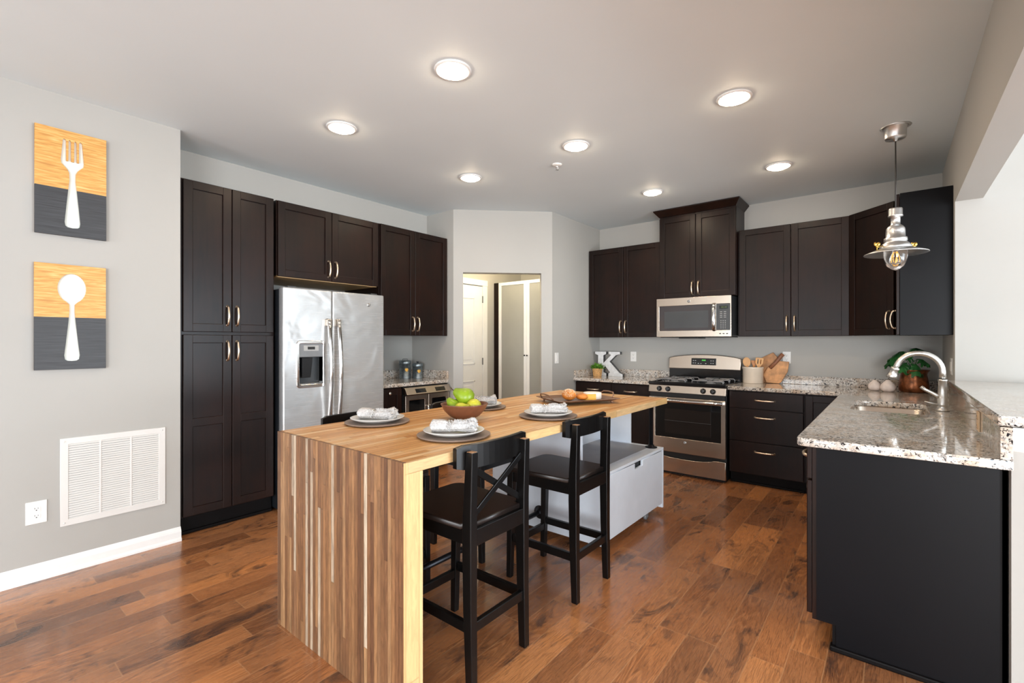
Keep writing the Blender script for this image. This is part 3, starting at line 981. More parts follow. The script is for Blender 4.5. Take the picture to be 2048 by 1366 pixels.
MB().box(0.01, RWd - 0.01, 0.020, 0.05, 0.776, 0.818).build('vent_gap', M_BLACK, rg)
dmb = MB().outline([rrect(0.002, RWd - 0.002, 0.228, 0.772, 0.012), rrect(0.070, RWd - 0.044, 0.372, 0.722, 0.006)], 0.034, T(0, 0.020, 0) @ XZ, 0.003)
od = dmb.build('oven_door', M_STEEL, rg)
MB().box(0.060, RWd - 0.034, 0.006, 0.016, 0.362, 0.735).build('door_glass', M_BLACKGLASS, od)
MB().box(0.168, RWd - 0.135, 0.0045, 0.0062, 0.415, 0.660).build('window', M_OVENGLASS, od)
MB().box(0.168, RWd - 0.135, 0.0040, 0.0048, 0.540, 0.544).build('oven_rack', M_DGREY, od)
hd = MB().tube([(0.02, -0.036, 0.748), (0.10, -0.044, 0.747), (RWd / 2, -0.050, 0.746), (RWd - 0.10, -0.044, 0.747), (RWd - 0.02, -0.036, 0.748)], 0.019, 14, flat=0.75)
for x in (0.035, RWd - 0.035):
    hd.box(x - 0.016, x + 0.016, -0.034, 0.004, 0.735, 0.760, 0.004)
hd.build('handle', M_CHROME, od)
badge(od, 0.370, 0.003, 0.336, 0.015)
dw = [(0.002, 0.030), (RWd - 0.002, 0.030), (RWd - 0.002, 0.198)] + [(RWd / 2 + 0.26 * math.cos(R(a)), 0.198 - 0.030 * math.sin(R(a))) for a in range(0, 181, 12)] + [(0.002, 0.198)]
MB().outline([dw], 0.030, T(0, 0.020, 0) @ XZ, 0.003).build('storage_drawer', M_STEEL, rg)
bg = MB().box(0.0, RWd, 0.585, 0.672, 0.90, 1.045, 0.004)
bg.box(0.02, RWd - 0.02, 0.566, 0.60, 0.912, 0.935, 0.004)
bg.build('back_riser', M_ENAMEL, rg)
top = [(0.0, 1.033), (RWd, 1.033), (RWd, 1.150)] + [(RWd * (1 - t), 1.155 + 0.036 * math.sin(PI * t) ** 0.8) for t in [k / 14 for k in range(1, 14)]] + [(0.0, 1.150)]
sx = T(0, 0.588, 0) @ Matrix(((1, 0, 0, 0), (0, 1, 0.12, -0.12 * 1.033), (0, 0, 1, 0), (0, 0, 0, 1))) @ XZ
gd = MB().outline([top], 0.055, sx, 0.006).build('backguard', M_STEEL, rg)
yb = 0.557
MB().hexa([(0.250, yb + 0.001, 1.078), (0.506, yb + 0.001, 1.078), (0.506, yb + .02, 1.078), (0.250, yb + .02, 1.078)], [(0.250, yb + 0.010, 1.150), (0.506, yb + 0.010, 1.150), (0.506, yb + .02, 1.150), (0.250, yb + .02, 1.150)], 0.002).build('display_panel', M_BLACKGLASS, gd)
bt = MB()
for x, z in [(0.272 + 0.022 * (i % 2), 1.098 + 0.026 * (i // 2)) for i in range(4)] + [(0.455 + 0.022 * (i % 2), 1.098 + 0.026 * (i // 2)) for i in range(4)] + [(0.325, 1.094), (0.352, 1.094), (0.402, 1.094)]:
    yy = yb + 0.001 + (z - 1.078) * 0.125
    bt.box(x - 0.006, x + 0.006, yy - 0.001, yy + 0.002, z - 0.004, z + 0.004, 0.001)
bt.build('keypad', M_PRINT, gd)
seg = MB()
for x in (0.362, 0.372, 0.382, 0.392):
    yy = yb + 0.0065
    seg.box(x, x + 0.0015, yy - 0.001, yy + 0.002, 1.122, 1.134).box(x + 0.005, x + 0.0065, yy - 0.001, yy + 0.002, 1.122, 1.134).box(x, x + 0.0065, yy - 0.001, yy + 0.002, 1.1325, 1.134)
seg.build('clock_digits', M_GREENLED, gd)
for gx in (0.195, 0.553):
    g = MB()
    x0, x1 = gx - 0.145, gx + 0.145
    z = 0.944
    for y in (0.10, 0.315, 0.53):
        g.tube([(x0, y, 0.912), (x0, y, z - 0.008), (x0 + 0.012, y, z), (x1 - 0.012, y, z), (x1, y, z - 0.008), (x1, y, 0.912)], 0.0055, 8)
    for x in (gx - 0.075, gx, gx + 0.075):
        g.tube([(x, 0.10, z), (x, 0.53, z)], 0.005, 8)
    for y in (0.205, 0.425):
        g.tube([(x0 + 0.02, y, 0.914), (x0 + 0.02, y, z - 0.006), (x0 + 0.035, y, z), (gx - 0.03, y, z)], 0.005, 8)
        g.tube([(x1 - 0.02, y, 0.914), (x1 - 0.02, y, z - 0.006), (x1 - 0.035, y, z), (gx + 0.03, y, z)], 0.005, 8)
    g.build('grate', M_GRATE, rg)
    for y in (0.205, 0.425):
        MB().lathe([(0, 0.912), (0.052, 0.912), (0.048, 0.918), (0.036, 0.920), (0.034, 0.928), (0.030, 0.932), (0, 0.933)], (gx, y, 0), 24).build('burner', M_MGREY, rg)

# microwave
mwx, mwy = -1.977, 4.925
mw = thing('microwave', 'stainless over-the-range microwave hanging under the tall wall cabinet', 'microwave', (mwx, mwy, 0))
MW = 0.752
MB().box(0.004, MW - 0.004, 0.012, RD - mwy, 1.386, 1.784, 0.004).build('body', M_DGREY, mw)
MB().box(0.03, MW - 0.03, 0.03, 0.38, 1.372, 1.386, 0.003).box(0.22, 0.42, 0.05, 0.30, 1.362, 1.373, 0.003).build('vent_grille', M_BLACK, mw)
fr = MB().outline([rrect(0.0, MW, 1.378, 1.786, 0.006), rrect(0.030, 0.574, 1.444, 1.704, 0.006), rrect(0.610, 0.740, 1.444, 1.704, 0.006)], 0.026, T(0, 0.012, 0) @ XZ, 0.003)
md = fr.build('door', M_STEEL, mw)
MB().box(0.025, 0.580, 0.003, 0.012, 1.440, 1.708).build('door_glass', M_MICROGLASS, md)
MB().box(0.085, 0.535, 0.0018, 0.0032, 1.470, 1.645).build('window', M_DGREY, md)
MB().tube([(0.592, -0.002, 1.440), (0.592, -0.020, 1.455), (0.592, -0.032, 1.50), (0.592, -0.036, 1.575), (0.592, -0.032, 1.65), (0.592, -0.020, 1.695), (0.592, -0.002, 1.708)], 0.017, 12, flat=0.6, up=(0, 1, 0)).build('handle', M_CHROME, md)
kp = MB().box(0.606, 0.744, 0.002, 0.012, 1.440, 1.708).build('control_panel', M_DGREY, mw)
MB().box(0.640, 0.722, 0.0005, 0.0022, 1.652, 1.686).build('display', M_LCD, kp)
dg = MB()
for x in (0.660, 0.672, 0.690, 0.702):
    dg.box(x, x + 0.0015, 0.0, 0.001, 1.663, 1.676).box(x, x + 0.007, 0.0, 0.001, 1.6745, 1.676).box(x + 0.0055, x + 0.007, 0.0, 0.001, 1.663, 1.676)
dg.build('clock_digits', plain('dim_green', (110, 130, 50), 0.5), kp)
bt = MB()
for r_ in range(5):
    for c_ in range(3):
        bt.box(0.652 + 0.020 * c_, 0.660 + 0.020 * c_, 0.0006, 0.0022, 1.462 + 0.018 * r_, 1.468 + 0.018 * r_)
for r_ in range(4):
    for c_ in range(2):
        bt.box(0.646 + 0.036 * c_, 0.668 + 0.036 * c_, 0.0006, 0.0022, 1.568 + 0.018 * r_, 1.573 + 0.018 * r_)
bt.build('keypad', M_PRINT, kp)
bt = MB()
for x in (0.640, 0.672, 0.704):
    bt.box(x, x + 0.018, -0.0025, 0.001, 1.404, 1.414, 0.001)
bt.build('vent_buttons', M_DGREY, mw)
badge(mw, 0.342, 0.0, 1.746, 0.016)

# refrigerator (faces +x)
fg = thing('refrigerator', 'stainless side-by-side refrigerator with ice dispenser', 'refrigerator', (-3.62, 1.700, 0), ROT_R)
FW_ = 0.918
MB().box(0.006, FW_ - 0.006, 0.082, 0.700, 0.02, 1.738, 0.006).build('body', plain('fridge_side', (26, 29, 33), 0.4), fg)
MB().box(0.01, FW_ - 0.01, 0.05, 0.10, 0.0, 0.055).build('base_grille', M_BLACK, fg)
for x in (0.05, FW_ - 0.12):
    MB().box(x, x + 0.07, 0.03, 0.12, 1.739, 1.764, 0.006).build('hinge_cover', M_DGREY, fg)
ZD0, ZD1 = 0.065, 1.750
hole = rrect(0.118, 0.326, 0.985, 1.318, 0.02)
l_ = MB().outline([rrect(0.0, 0.403, ZD0, ZD1, 0.012), hole], 0.074, T(0, 0.037, 0) @ XZ, 0.010).build('freezer_door', M_FRIDGE, fg)
r_ = MB().outline([rrect(0.411, FW_, ZD0, ZD1, 0.012)], 0.074, T(0, 0.037, 0) @ XZ, 0.010).build('refrigerator_door', M_FRIDGE, fg)
for par, x in ((l_, 0.362), (r_, 0.449)):
    n = 14
    pts = [(x, 0.0, 0.66)] + [(x, -0.030 - 0.038 * math.sin(PI * k / n), 0.668 + (1.500 - 0.668) * k / n) for k in range(n + 1)] + [(x, 0.0, 1.508)]
    MB().tube(pts, 0.0175, 12, flat=0.7, up=(0, 1, 0)).build('handle', M_CHROME, par)
    MB().box(x - 0.019, x + 0.019, -0.036, 0.0, 1.455, 1.512, 0.005).build('handle_cap', M_STEEL, par)
ds = MB().outline([rrect(0.102, 0.342, 0.962, 1.338, 0.03), rrect(0.124, 0.320, 0.990, 1.312, 0.012)], 0.016, T(0, -0.002, 0) @ XZ, 0.004)
ds.build('dispenser_frame', M_CHROME, l_)
rc = MB()
rc.box(0.116, 0.328, 0.074, 0.078, 0.98, 1.32).box(0.112, 0.118, 0.0, 0.078, 0.98, 1.32).box(0.326, 0.332, 0.0, 0.078, 0.98, 1.32).box(0.112, 0.332, 0.0, 0.078, 0.978, 0.986).box(0.112, 0.332, 0.0, 0.078, 1.318, 1.324)
rc.build('dispenser_recess', M_DGREY, l_)
MB().box(0.120, 0.324, -0.004, 0.05, 1.205, 1.316, 0.006).build('dispenser_panel', M_MGREY, l_)
MB().box(0.160, 0.284, -0.0055, -0.003, 1.255, 1.298).build('dispenser_plate', M_PRINT, l_)
MB().box(0.192, 0.252, -0.0070, -0.005, 1.266, 1.288).build('display', M_BLACKGLASS, l_)
MB().hexa([(0.165, 0.030, 1.04), (0.235, 0.030, 1.04), (0.235, 0.04, 1.04), (0.165, 0.04, 1.04)], [(0.155, 0.010, 1.20), (0.245, 0.010, 1.20), (0.245, 0.05, 1.20), (0.155, 0.05, 1.20)], 0.004).build('dispenser_paddle', M_BLACK, l_)
MB().box(0.122, 0.322, 0.002, 0.07, 0.987, 0.996, 0.002).build('drip_tray', M_MGREY, l_)
badge(r_, 0.755, 0.0, 1.655, 0.017)

# wine cooler (faces +x)
wc = thing('wine_cooler', 'stainless two-door wine cooler under the nook worktop', 'wine cooler', (-3.700, 2.925, 0), ROT_R)
WW = 0.590
MB().box(0, WW, 0.040, 0.60, 0.02, 0.882, 0.003).build('body', M_BLACK, wc)
MB().box(0.01, WW - 0.01, 0.055, 0.58, 0.0, 0.02).build('plinth', M_BLACK, wc)
wp = MB().hexa([(0, -0.030, 0.806), (WW, -0.030, 0.806), (WW, 0.040, 0.806), (0, 0.040, 0.806)], [(0, 0.012, 0.874), (WW, 0.012, 0.874), (WW, 0.040, 0.874), (0, 0.040, 0.874)], 0.003).build('control_panel', M_STEEL, wc)
for x in (0.12, 0.38):
    MB().hexa([(x, -0.0235, 0.820), (x + 0.13, -0.0235, 0.820), (x + 0.13, -0.015, 0.820), (x, -0.015, 0.820)], [(x, -0.001, 0.857), (x + 0.13, -0.001, 0.857), (x + 0.13, 0.010, 0.857), (x, 0.010, 0.857)]).build('keypad', M_BLACKGLASS, wp)
for k_, (a, b) in enumerate(((0.002, 0.292), (0.298, 0.588))):
    dd = MB().outline([rrect(a, b, 0.11, 0.796, 0.006), rrect(a + 0.045, b - 0.045, 0.16, 0.748, 0.006)], 0.036, T(0, 0.019, 0) @ XZ, 0.003).build('door', M_STEEL, wc)
    MB().box(a + 0.04, b - 0.04, 0.012, 0.022, 0.155, 0.753).build('glass', M_BLACKGLASS, dd)
    x = b - 0.018 if k_ == 0 else a + 0.018
    n = 8
    MB().tube([(x, 0.0, 0.42)] + [(x, -0.020 - 0.014 * math.sin(PI * i / n), 0.425 + 0.25 * i / n) for i in range(n + 1)] + [(x, 0.0, 0.68)], 0.0075, 10).build('handle', M_CHROME, dd)

# ------------------------------------------------------------------ pantry wardrobe
wr = thing('wardrobe', 'tall dark wardrobe with two frosted glass doors inside the pantry hall', 'wardrobe', (-4.145, 4.75, 0))
wb_ = MB().box(0, 0.078, 0.0, 0.03, 0, 2.108)
wb_.box(0, 0.078, 0.03, 0.57, 0, 2.108).box(1.04, 1.06, 0.02, 0.57, 0, 2.108).box(0.078, 1.04, 0.02, 0.57, 2.088, 2.108).box(0.078, 1.04, 0.02, 0.57, 0.0, 0.06).box(0.078, 1.04, 0.555, 0.57, 0.06, 2.088)
wb_.build('carcass', M_CAB, wr)
for z in (0.62, 1.36):
    MB().box(0.079, 1.039, 0.06, 0.554, z, z + 0.03).build('shelf', M_TOWEL, wr)
for a, b in ((0.081, 0.541), (0.545, 1.035)):
    dd = MB().outline([rrect(a, b, 0.02, 2.105, 0.002), rrect(a + 0.045, b - 0.040, 0.065, 2.065, 0.002)], 0.020, T(0, 0.008, 0) @ XZ, 0.001).build('door', M_TRIM, wr)
    MB().box(a + 0.044, b - 0.039, 0.005, 0.009, 0.064, 2.066).build('glass', M_FROST, dd)
    x = b - 0.018 if a < 0.2 else a + 0.018
    MB().lathe([(0.004, 0), (0.004, 0.01), (0.010, 0.014), (0.010, 0.02), (0, 0.022)], (x, -0.002, 1.155), 14, axis=(0, -1, 0)).build('knob', M_BLACK, dd)
tag(MB().box(-4.03, -3.86, 4.86, 5.1, 1.391, 1.56, 0.01).build('storage_box', M_TEAL, None, off=(-3.94, 4.98, 1.391)), 'teal storage box behind the frosted glass of the pantry wardrobe', 'box')
tw = MB()
for k_ in range(3):
    tw.box(-3.98 + 0.01 * k_, -3.70 - 0.01 * k_, 4.84, 5.12, 0.651 + 0.055 * k_, 0.703 + 0.055 * k_, 0.02)
tag(tw.build('folded_blanket', M_TOWEL, None, off=(-3.84, 4.98, 0.651)), 'white folded blanket behind the frosted glass of the pantry wardrobe', 'blanket')

# ------------------------------------------------------------------ island
IS = (-1.79, 2.26, 0)
isl = thing('kitchen_island', 'long butcher block island with waterfall end and grey drawer base', 'kitchen island', IS)


def ip(mb, name, m, parent=None):
    return mb.build(name, m, parent or isl) if parent else _ip(mb, name, m)


def _ip(mb, name, m):
    mb.bm.transform(T(-IS[0], -IS[1], 0))
    return mb.build(name, m, isl)


_ip(MB().box(-2.262, -1.326, 1.050, 3.466, 0.865, 0.905, 0.002), 'tabletop', M_BLOCKTOP)
_ip(MB().box(-1.3258, -1.314, 1.050, 3.466, 0.865, 0.9048, 0.002), 'edge_strip', M_PINEH)
_ip(MB().box(-2.262, -1.314, 3.4662, 3.478, 0.865, 0.9048, 0.002), 'end_strip', M_PINEH)
lab(_ip(MB().box(-2.262, -1.322, 1.036, 1.0496, 0.0, 0.9048, 0.001), 'waterfall_panel', M_BLOCKEND), 'brown striped waterfall end panel')
_ip(MB().box(-2.258, -1.322, 1.0498, 1.117, 0.0, 0.8648, 0.001), 'leg', M_BLOCKEND)
_ip(MB().box(-1.3218, -1.314, 1.036, 1.117, 0.0, 0.8648, 0.001).box(-1.3218, -1.314, 1.036, 1.0496, 0.8648, 0.9048, 0.001), 'leg_facing', M_PINE)
# grey base
NY, FY, FXr = 2.640, 3.585, -1.383
b = MB()
b.box(-2.318, -1.560, NY, NY + 0.02, 0.045, 0.8645, 0.001)
b.box(-2.318, -1.650, FY - 0.02, FY, 0.045, 0.8645, 0.001)
b.box(-2.318, -2.298, NY + 0.02, FY - 0.02, 0.045, 0.8645)
b.box(-2.298, -1.90, NY + 0.02, FY - 0.02, 0.844, 0.8645)
b.box(-1.93, -1.91, NY + 0.02, FY - 0.02, 0.50, 0.844)
b.box(-1.565, FXr, NY + 0.0005, NY + 0.02, 0.045, 0.4905, 0.001)
b.box(-1.655, FXr, FY - 0.02, FY - 0.0005, 0.045, 0.4905, 0.001)
b.box(-2.298, FXr - 0.03, NY + 0.02, FY - 0.02, 0.075, 0.095)
_ip(b, 'base_cabinet', M_GREYPAINT)
_ip(MB().box(-1.905, FXr, NY - 0.0005, FY + 0.0005, 0.491, 0.509, 0.002), 'base_top', M_GREYPAINT)
_ip(MB().box(-1.909, -1.470, NY + 0.022, FY - 0.055, 0.5092, 0.5105), 'top_mat', plain('mat_grey', (146, 146, 150), 0.5, vary=0.03))
yc = (NY + FY) / 2
notch = [(NY + 0.024, 0.080), (FY - 0.024, 0.080), (FY - 0.024, 0.486), (3.195, 0.486), (3.195, 0.447), (3.065, 0.447), (3.065, 0.486), (NY + 0.024, 0.486)]
ZY = Matrix(((0, 0, 1, FXr - 0.010), (1, 0, 0, 0), (0, 1, 0, 0), (0, 0, 0, 1)))
dr = _ip(MB().outline([notch], 0.018, ZY, 0.001), 'drawer', M_GREYPAINT)
q = MB().box(FXr - 0.07, FXr - 0.024, 3.03, 3.23, 0.40, 0.488)
q.bm.transform(T(-IS[0], -IS[1], 0))
q.build('finger_slot', M_BLACK, dr)
for y in (2.735, 3.515):
    q = MB().lathe([(0, 0.5092), (0.045, 0.5092), (0.045, 0.515), (0.024, 0.518), (0.022, 0.532), (0, 0.532)], (-1.455, y, 0), 28)
    q.lathe([(0, 0.532), (0.0165, 0.532), (0.0165, 0.850), (0.022, 0.850), (0.024, 0.858), (0.045, 0.859), (0.045, 0.8648), (0, 0.8648)], (-1.455, y, 0), 28)
    _ip(q, 'pipe_post', M_PIPE)
q = MB().tube([(-1.885, 1.117, 0.158), (-1.885, NY, 0.158)], 0.0165, 16)
for y, s_ in ((1.1172, 1), (NY - 0.0005, -1)):
    q.lathe([(0, 0), (0.045, 0), (0.045, 0.006), (0.024, 0.010), (0.022, 0.026), (0, 0.026)], (-1.885, y, 0.158), 28, axis=(0, s_, 0))
_ip(q, 'foot_rail', M_PIPE)
for x, y in ((-1.435, NY + 0.10), (-1.435, FY - 0.22), (-2.22, NY + 0.10), (-2.22, FY - 0.22)):
    q = MB().lathe([(0, -0.011), (0.020, -0.011), (0.024, -0.007), (0.024, 0.007), (0.020, 0.011), (0, 0.011)], (x, y, 0.0245), 20, axis=(1, 0, 0))
    q.box(x - 0.016, x - 0.012, y - 0.014, y + 0.014, 0.020, 0.074).box(x + 0.012, x + 0.016, y - 0.014, y + 0.014, 0.020, 0.074).box(x - 0.025, x + 0.025, y - 0.025, y + 0.025, 0.070, 0.0748)
    _ip(q, 'castor', M_MGREY)


# ------------------------------------------------------------------ bar stools (front towards -x)
def make_stool():
    t = thing('bar_stool', '', 'bar stool', (0, 0, 0), 0, 'black bar stools')
    hw = 0.165                                                       # leg centres in y
    for s in (-1, 1):
        y0, y1 = s * hw - 0.019, s * hw + 0.019
        # rear leg runs up to carry the backrest
        secs = [(0.204, 0.238, 0.0, 0.016), (0.192, 0.234, 0.30, 0.018), (0.188, 0.234, 0.52, 0.019), (0.190, 0.234, 0.66, 0.019), (0.206, 0.240, 0.905, 0.017)]
        mb = MB()
        rings = []
        for xa, xb, z, h in secs:
            rings.append([mb.bm.verts.new(p) for p in ((xa, s * hw - h, z), (xb, s * hw - h, z), (xb, s * hw + h, z), (xa, s * hw + h, z))])
        for a, b_ in zip(rings, rings[1:]):
            for k in range(4):
                mb.bm.faces.new([a[k], a[(k + 1) % 4], b_[(k + 1) % 4], b_[k]])
        mb.bm.faces.new(rings[0][::-1])
        mb.bm.faces.new(rings[-1])
        es = [e for e in mb.bm.edges]
        bmesh.ops.bevel(mb.bm, geom=es, offset=0.003, segments=2, affect='EDGES', profile=0.5)
        mb.build('leg', M_STOOL, t)
        MB().box(0.209, 0.237, s * hw - 0.0135, s * hw + 0.0135, 0.9048, 0.9062).build('worn_post_end', plain('bare_wood_wear', (168, 126, 90), 0.6, vary=0.12, scale=60), t)
        mb = MB().hexa([(-0.226, s * hw - .015, 0), (-0.196, s * hw - .015, 0), (-0.196, s * hw + .015, 0), (-0.226, s * hw + .015, 0)],
                       [(-0.216, y0, 0.604), (-0.176, y0, 0.604), (-0.176, y1, 0.604), (-0.216, y1, 0.604)], 0.003)
        mb.build('leg', M_STOOL, t)
        MB().box(-0.186, 0.196, s * hw - 0.011, s * hw + 0.011, 0.207, 0.247, 0.003).build('stretcher', M_STOOL, t)
        MB().box(-0.190, 0.196, s * hw - 0.011, s * hw + 0.011, 0.545, 0.603, 0.003).build('apron', M_STOOL, t)
    MB().box(-0.216, -0.194, -hw + 0.014, hw - 0.014, 0.170, 0.210, 0.003).build('stretcher', M_STOOL, t)
    MB().box(0.205, 0.227, -hw + 0.014, hw - 0.014, 0.207, 0.247, 0.003).build('stretcher', M_STOOL, t)
    MB().box(-0.206, -0.184, -hw + 0.014, hw - 0.014, 0.545, 0.603, 0.003).build('apron', M_STOOL, t)
    MB().box(0.208, 0.230, -hw + 0.014, hw - 0.014, 0.540, 0.606, 0.003).build('apron', M_STOOL, t)
    # seat: rounded front, notched at the rear posts
    o_ = arc(-0.165, 0.145, 0.055, 90, 180, 6) + arc(-0.165, -0.145, 0.055, 180, 270, 6)
    pts = o_ + [(0.184, -0.188), (0.184, -0.143), (0.214, -0.143), (0.214, 0.143), (0.184, 0.143), (0.184, 0.188)]
    MB().outline([pts], 0.024, T(0, 0, 0.6165), 0.005).build('seat', M_SEAT, t)
    # curved top rail in front of the posts
    mb = MB()
    n = 14
    rings = []
    for k in range(n + 1):
        u = -1 + 2 * k / n
        y = 0.216 * u
        x = 0.212 - 0.030 * u * u
        e = 0.008 if k in (0, n) else 0.0
        zt, zb = 0.928 - e, 0.836 + e
        rings.append([mb.bm.verts.new(p) for p in ((x - 0.010, y, zb), (x + 0.010, y, zb), (x + 0.010, y, zt), (x + 0.003, y, zt + 0.003), (x - 0.003, y, zt + 0.003), (x - 0.010, y, zt))])
    for a, b_ in zip(rings, rings[1:]):
        for k in range(6):
            f = mb.bm.faces.new([a[k], a[(k + 1) % 6], b_[(k + 1) % 6], b_[k]])
    mb.bm.faces.new(rings[0][::-1])
    mb.bm.faces.new(rings[-1])
    mb.build('backrest', M_STOOL, t)
    for s in (-1, 1):
        A_, B_ = Vector((0.208 + 0.005 * s, -s * 0.150, 0.652)), Vector((0.210 + 0.005 * s, s * 0.150, 0.838))
        dv = (B_ - A_).normalized()
        nv = Vector((0, -dv.z, dv.y)) * 0.013
        tv = Vector((0.0045, 0, 0))
        MB().hexa([A_ - nv - tv, A_ - nv + tv, A_ + nv + tv, A_ + nv - tv], [B_ - nv - tv, B_ - nv + tv, B_ + nv + tv, B_ + nv - tv], 0.002).build('cross_bar', M_STOOL, t)
    return t


st = make_stool()
st.location = (-1.474, 1.470, 0)
st['label'] = 'black bar stool with a crossed back, beside the waterfall end'
for (x, y), rz, text, skip in (((-1.474, 2.232), 0, 'black bar stool with an open back lacking cross bars, beside the grey drawer base', ('cross_bar',)),
                               ((-2.162, 1.520), 180, 'black bar stool tucked in on the refrigerator side, nearer the waterfall end', ()),
                               ((-2.132, 2.255), 180, 'black bar stool tucked in on the refrigerator side, behind the fruit bowl', ())):
    c = dup(st, None, skip)
    c.location = (x, y, 0)
    c.rotation_euler = (0, 0, R(rz))
    c['label'] = text

# ------------------------------------------------------------------ place settings
IT = 0.905


def make_napkin(seed):
    """A lace-edged napkin rolled loosely through a ring, its frilled end fanning out."""
    rnd = random.Random(seed)
    mb = MB()
    U, V = 46, 40
    ph = [rnd.uniform(0, 6.28) for _ in range(8)]
    rings = []
    for i in range(U + 1):
        u = i / U
        x = -0.100 + 0.200 * u
        pinch = math.exp(-((u - 0.42) / 0.10) ** 2)
        fan = max(0.0, (u - 0.55) / 0.45)
        w = 0.036 - 0.013 * pinch + 0.010 * fan + 0.004 * max(0, 0.3 - u) / 0.3
        h = 0.027 - 0.006 * pinch + 0.003 * math.sin(17 * u + ph[7]) * fan - 0.002 * fan
        ruff = 0.035 + 0.07 * pinch + 0.24 * fan
        row = []
        for k in range(V):
            a = 2 * PI * k / V
            q = 1 + ruff * math.sin(9 * a + ph[0] + 2.5 * u) + 0.6 * ruff * math.sin(15 * a + ph[1] - 6 * u) + 0.3 * ruff * rnd.uniform(-1, 1)
            if i in (0, U):
                q *= 0.8
            lace = 0.0035 * fan * rnd.uniform(-1, 1)
            row.append(mb.bm.verts.new((x + 0.006 * (i == U) * math.sin(12 * a) + 0.003 * math.sin(3 * a + ph[2]), w * q * math.cos(a) + 0.006 * math.sin(4 * u + ph[3]), max(0.0004, h * 0.98 + h * q * math.sin(a) + lace))))
        rings.append(row)
    for a, b_ in zip(rings, rings[1:]):
        for k in range(V):
            f = mb.bm.faces.new([a[k], a[(k + 1) % V], b_[(k + 1) % V], b_[k]])
            f.smooth = True
    mb.bm.faces.new(rings[0][::-1])
    mb.bm.faces.new(rings[-1])
    # rows of lace frill along the loose edge
    for rowi in range(3):
        prev = None
        n = 60
        for k in range(n + 1):
            t = k / n
            x = 0.004 + 0.090 * t
            yb_ = -0.022 + 0.020 * rowi + 0.008 * math.sin(3 * t + ph[4])
            zb = 0.044 - 0.008 * t - 0.004 * rowi
            hh = 0.009 + 0.006 * abs(math.sin(22 * t + ph[5] + rowi)) + rnd.uniform(0, 0.003)
            cur = (mb.bm.verts.new((x, yb_, zb)), mb.bm.verts.new((x + rnd.uniform(-.002, .002), yb_ - 0.004 + 0.006 * math.sin(47 * t + ph[6] + rowi), zb + hh)))
            if prev:
                mb.bm.faces.new([prev[0], cur[0], cur[1], prev[1]])
            prev = cur
    return mb


settings = [((-1.528, 1.478), 38, 'at the front, by the crossed-back stool'), ((-2.090, 1.471), 30, 'on the refrigerator side near the waterfall end'),
            ((-1.508, 2.190), 44, 'in front of the tray, by the open-back stool'), ((-2.050, 2.215), 34, 'partly hidden behind the fruit bowl')]
ch0 = pl0 = rg0 = None
for k_, ((x, y), ang, where) in enumerate(settings):
    if ch0 is None:
        ch0 = MB().lathe([(0, 0.0), (0.140, 0.0), (0.158, 0.004), (0.1635, 0.008), (0.1635, 0.011), (0.158, 0.0115), (0.145, 0.008), (0, 0.0075)], seg=64).build('charger', M_GREYGLAZE)
        pl0 = MB().lathe([(0, 0.0), (0.075, 0.0), (0.080, 0.004), (0.105, 0.008), (0.134, 0.021), (0.136, 0.024), (0.132, 0.0245), (0.104, 0.012), (0.082, 0.009), (0, 0.0085)], seg=64).build('dinner_plate', M_PORC)
        rm = MB()
        for j in range(26):
            a = 2 * PI * j / 26
            rm.ball((0.0045 * math.sin(3 * a), 0.033 * math.cos(a), 0.0235 + 0.0235 * math.sin(a)), 0.0036, 8, 6)
            if j % 2 == 0:
                rm.ball((0.009 * (1 if j % 4 else -1), 0.0325 * math.cos(a), 0.0235 + 0.0230 * math.sin(a)), 0.0028, 8, 6)
        rg0 = rm.build('napkin_ring', M_CHROME)
        c_, p_, r_ = ch0, pl0, rg0
    else:
        c_, p_, r_ = dup(ch0), dup(pl0), dup(rg0)
    n_ = make_napkin(k_ + 3).build('napkin', M_LINEN)
    a = R(ang)
    c_.location = (x, y, IT + 0.0003)
    p_.location = (x, y, IT + 0.0082)
    n_.location = (x, y, IT + 0.0212)
    n_.rotation_euler = (0, 0, a)
    r_.location = (x - 0.018 * math.cos(a), y - 0.018 * math.sin(a), IT + 0.0215)
    r_.rotation_euler = (0, 0, a)
    tag(c_, 'round taupe charger ' + where, 'charger', 'chargers on the island')
    tag(p_, 'white dinner plate ' + where, 'plate', 'dinner plates on the island')
    tag(n_, 'white lace napkin ' + where, 'napkin', 'napkins on the plates')
    tag(r_, 'beaded napkin ring ' + where, 'napkin ring', 'napkin rings')

# fruit bowl
BX, BYy = -1.822, 1.842
MBb = MB().lathe([(0, 0.0), (0.045, 0.0), (0.055, 0.004), (0.085, 0.022), (0.112, 0.050), (0.127, 0.080), (0.130, 0.085), (0.126, 0.086), (0.122, 0.081), (0.106, 0.052), (0.080, 0.028), (0.05, 0.014), (0, 0.011)], seg=56)
bo = MBb.build('fruit_bowl', M_BOWL)
bo.location = (BX, BYy, IT + 0.0003)
tag(bo, 'brown wooden bowl of green pears on the island', 'bowl')


def pear(name, loc, scale, tilt, yaw, m, label):
    prof = [(0, 0.0), (0.012, 0.001), (0.030, 0.008), (0.040, 0.024), (0.042, 0.038), (0.037, 0.056), (0.026, 0.074), (0.019, 0.088), (0.013, 0.098), (0, 0.101)]
    mx = Matrix.Rotation(yaw, 4, 'Z') @ Matrix.Rotation(tilt, 4, 'Y') @ Matrix.Scale(scale, 4) @ T(0, 0, -0.042)
    t = tag(MB().lathe(prof, seg=28).move(mx).build(name, m), label, 'pear', 'pears in the bowl')
    MB().tube([(0, 0, 0.098), (0.002, 0, 0.108), (0.006, 0, 0.118)], [0.0025, 0.002, 0.0025], 8).move(mx).build('stem', M_STEM, t)
    t.location = loc
    return t


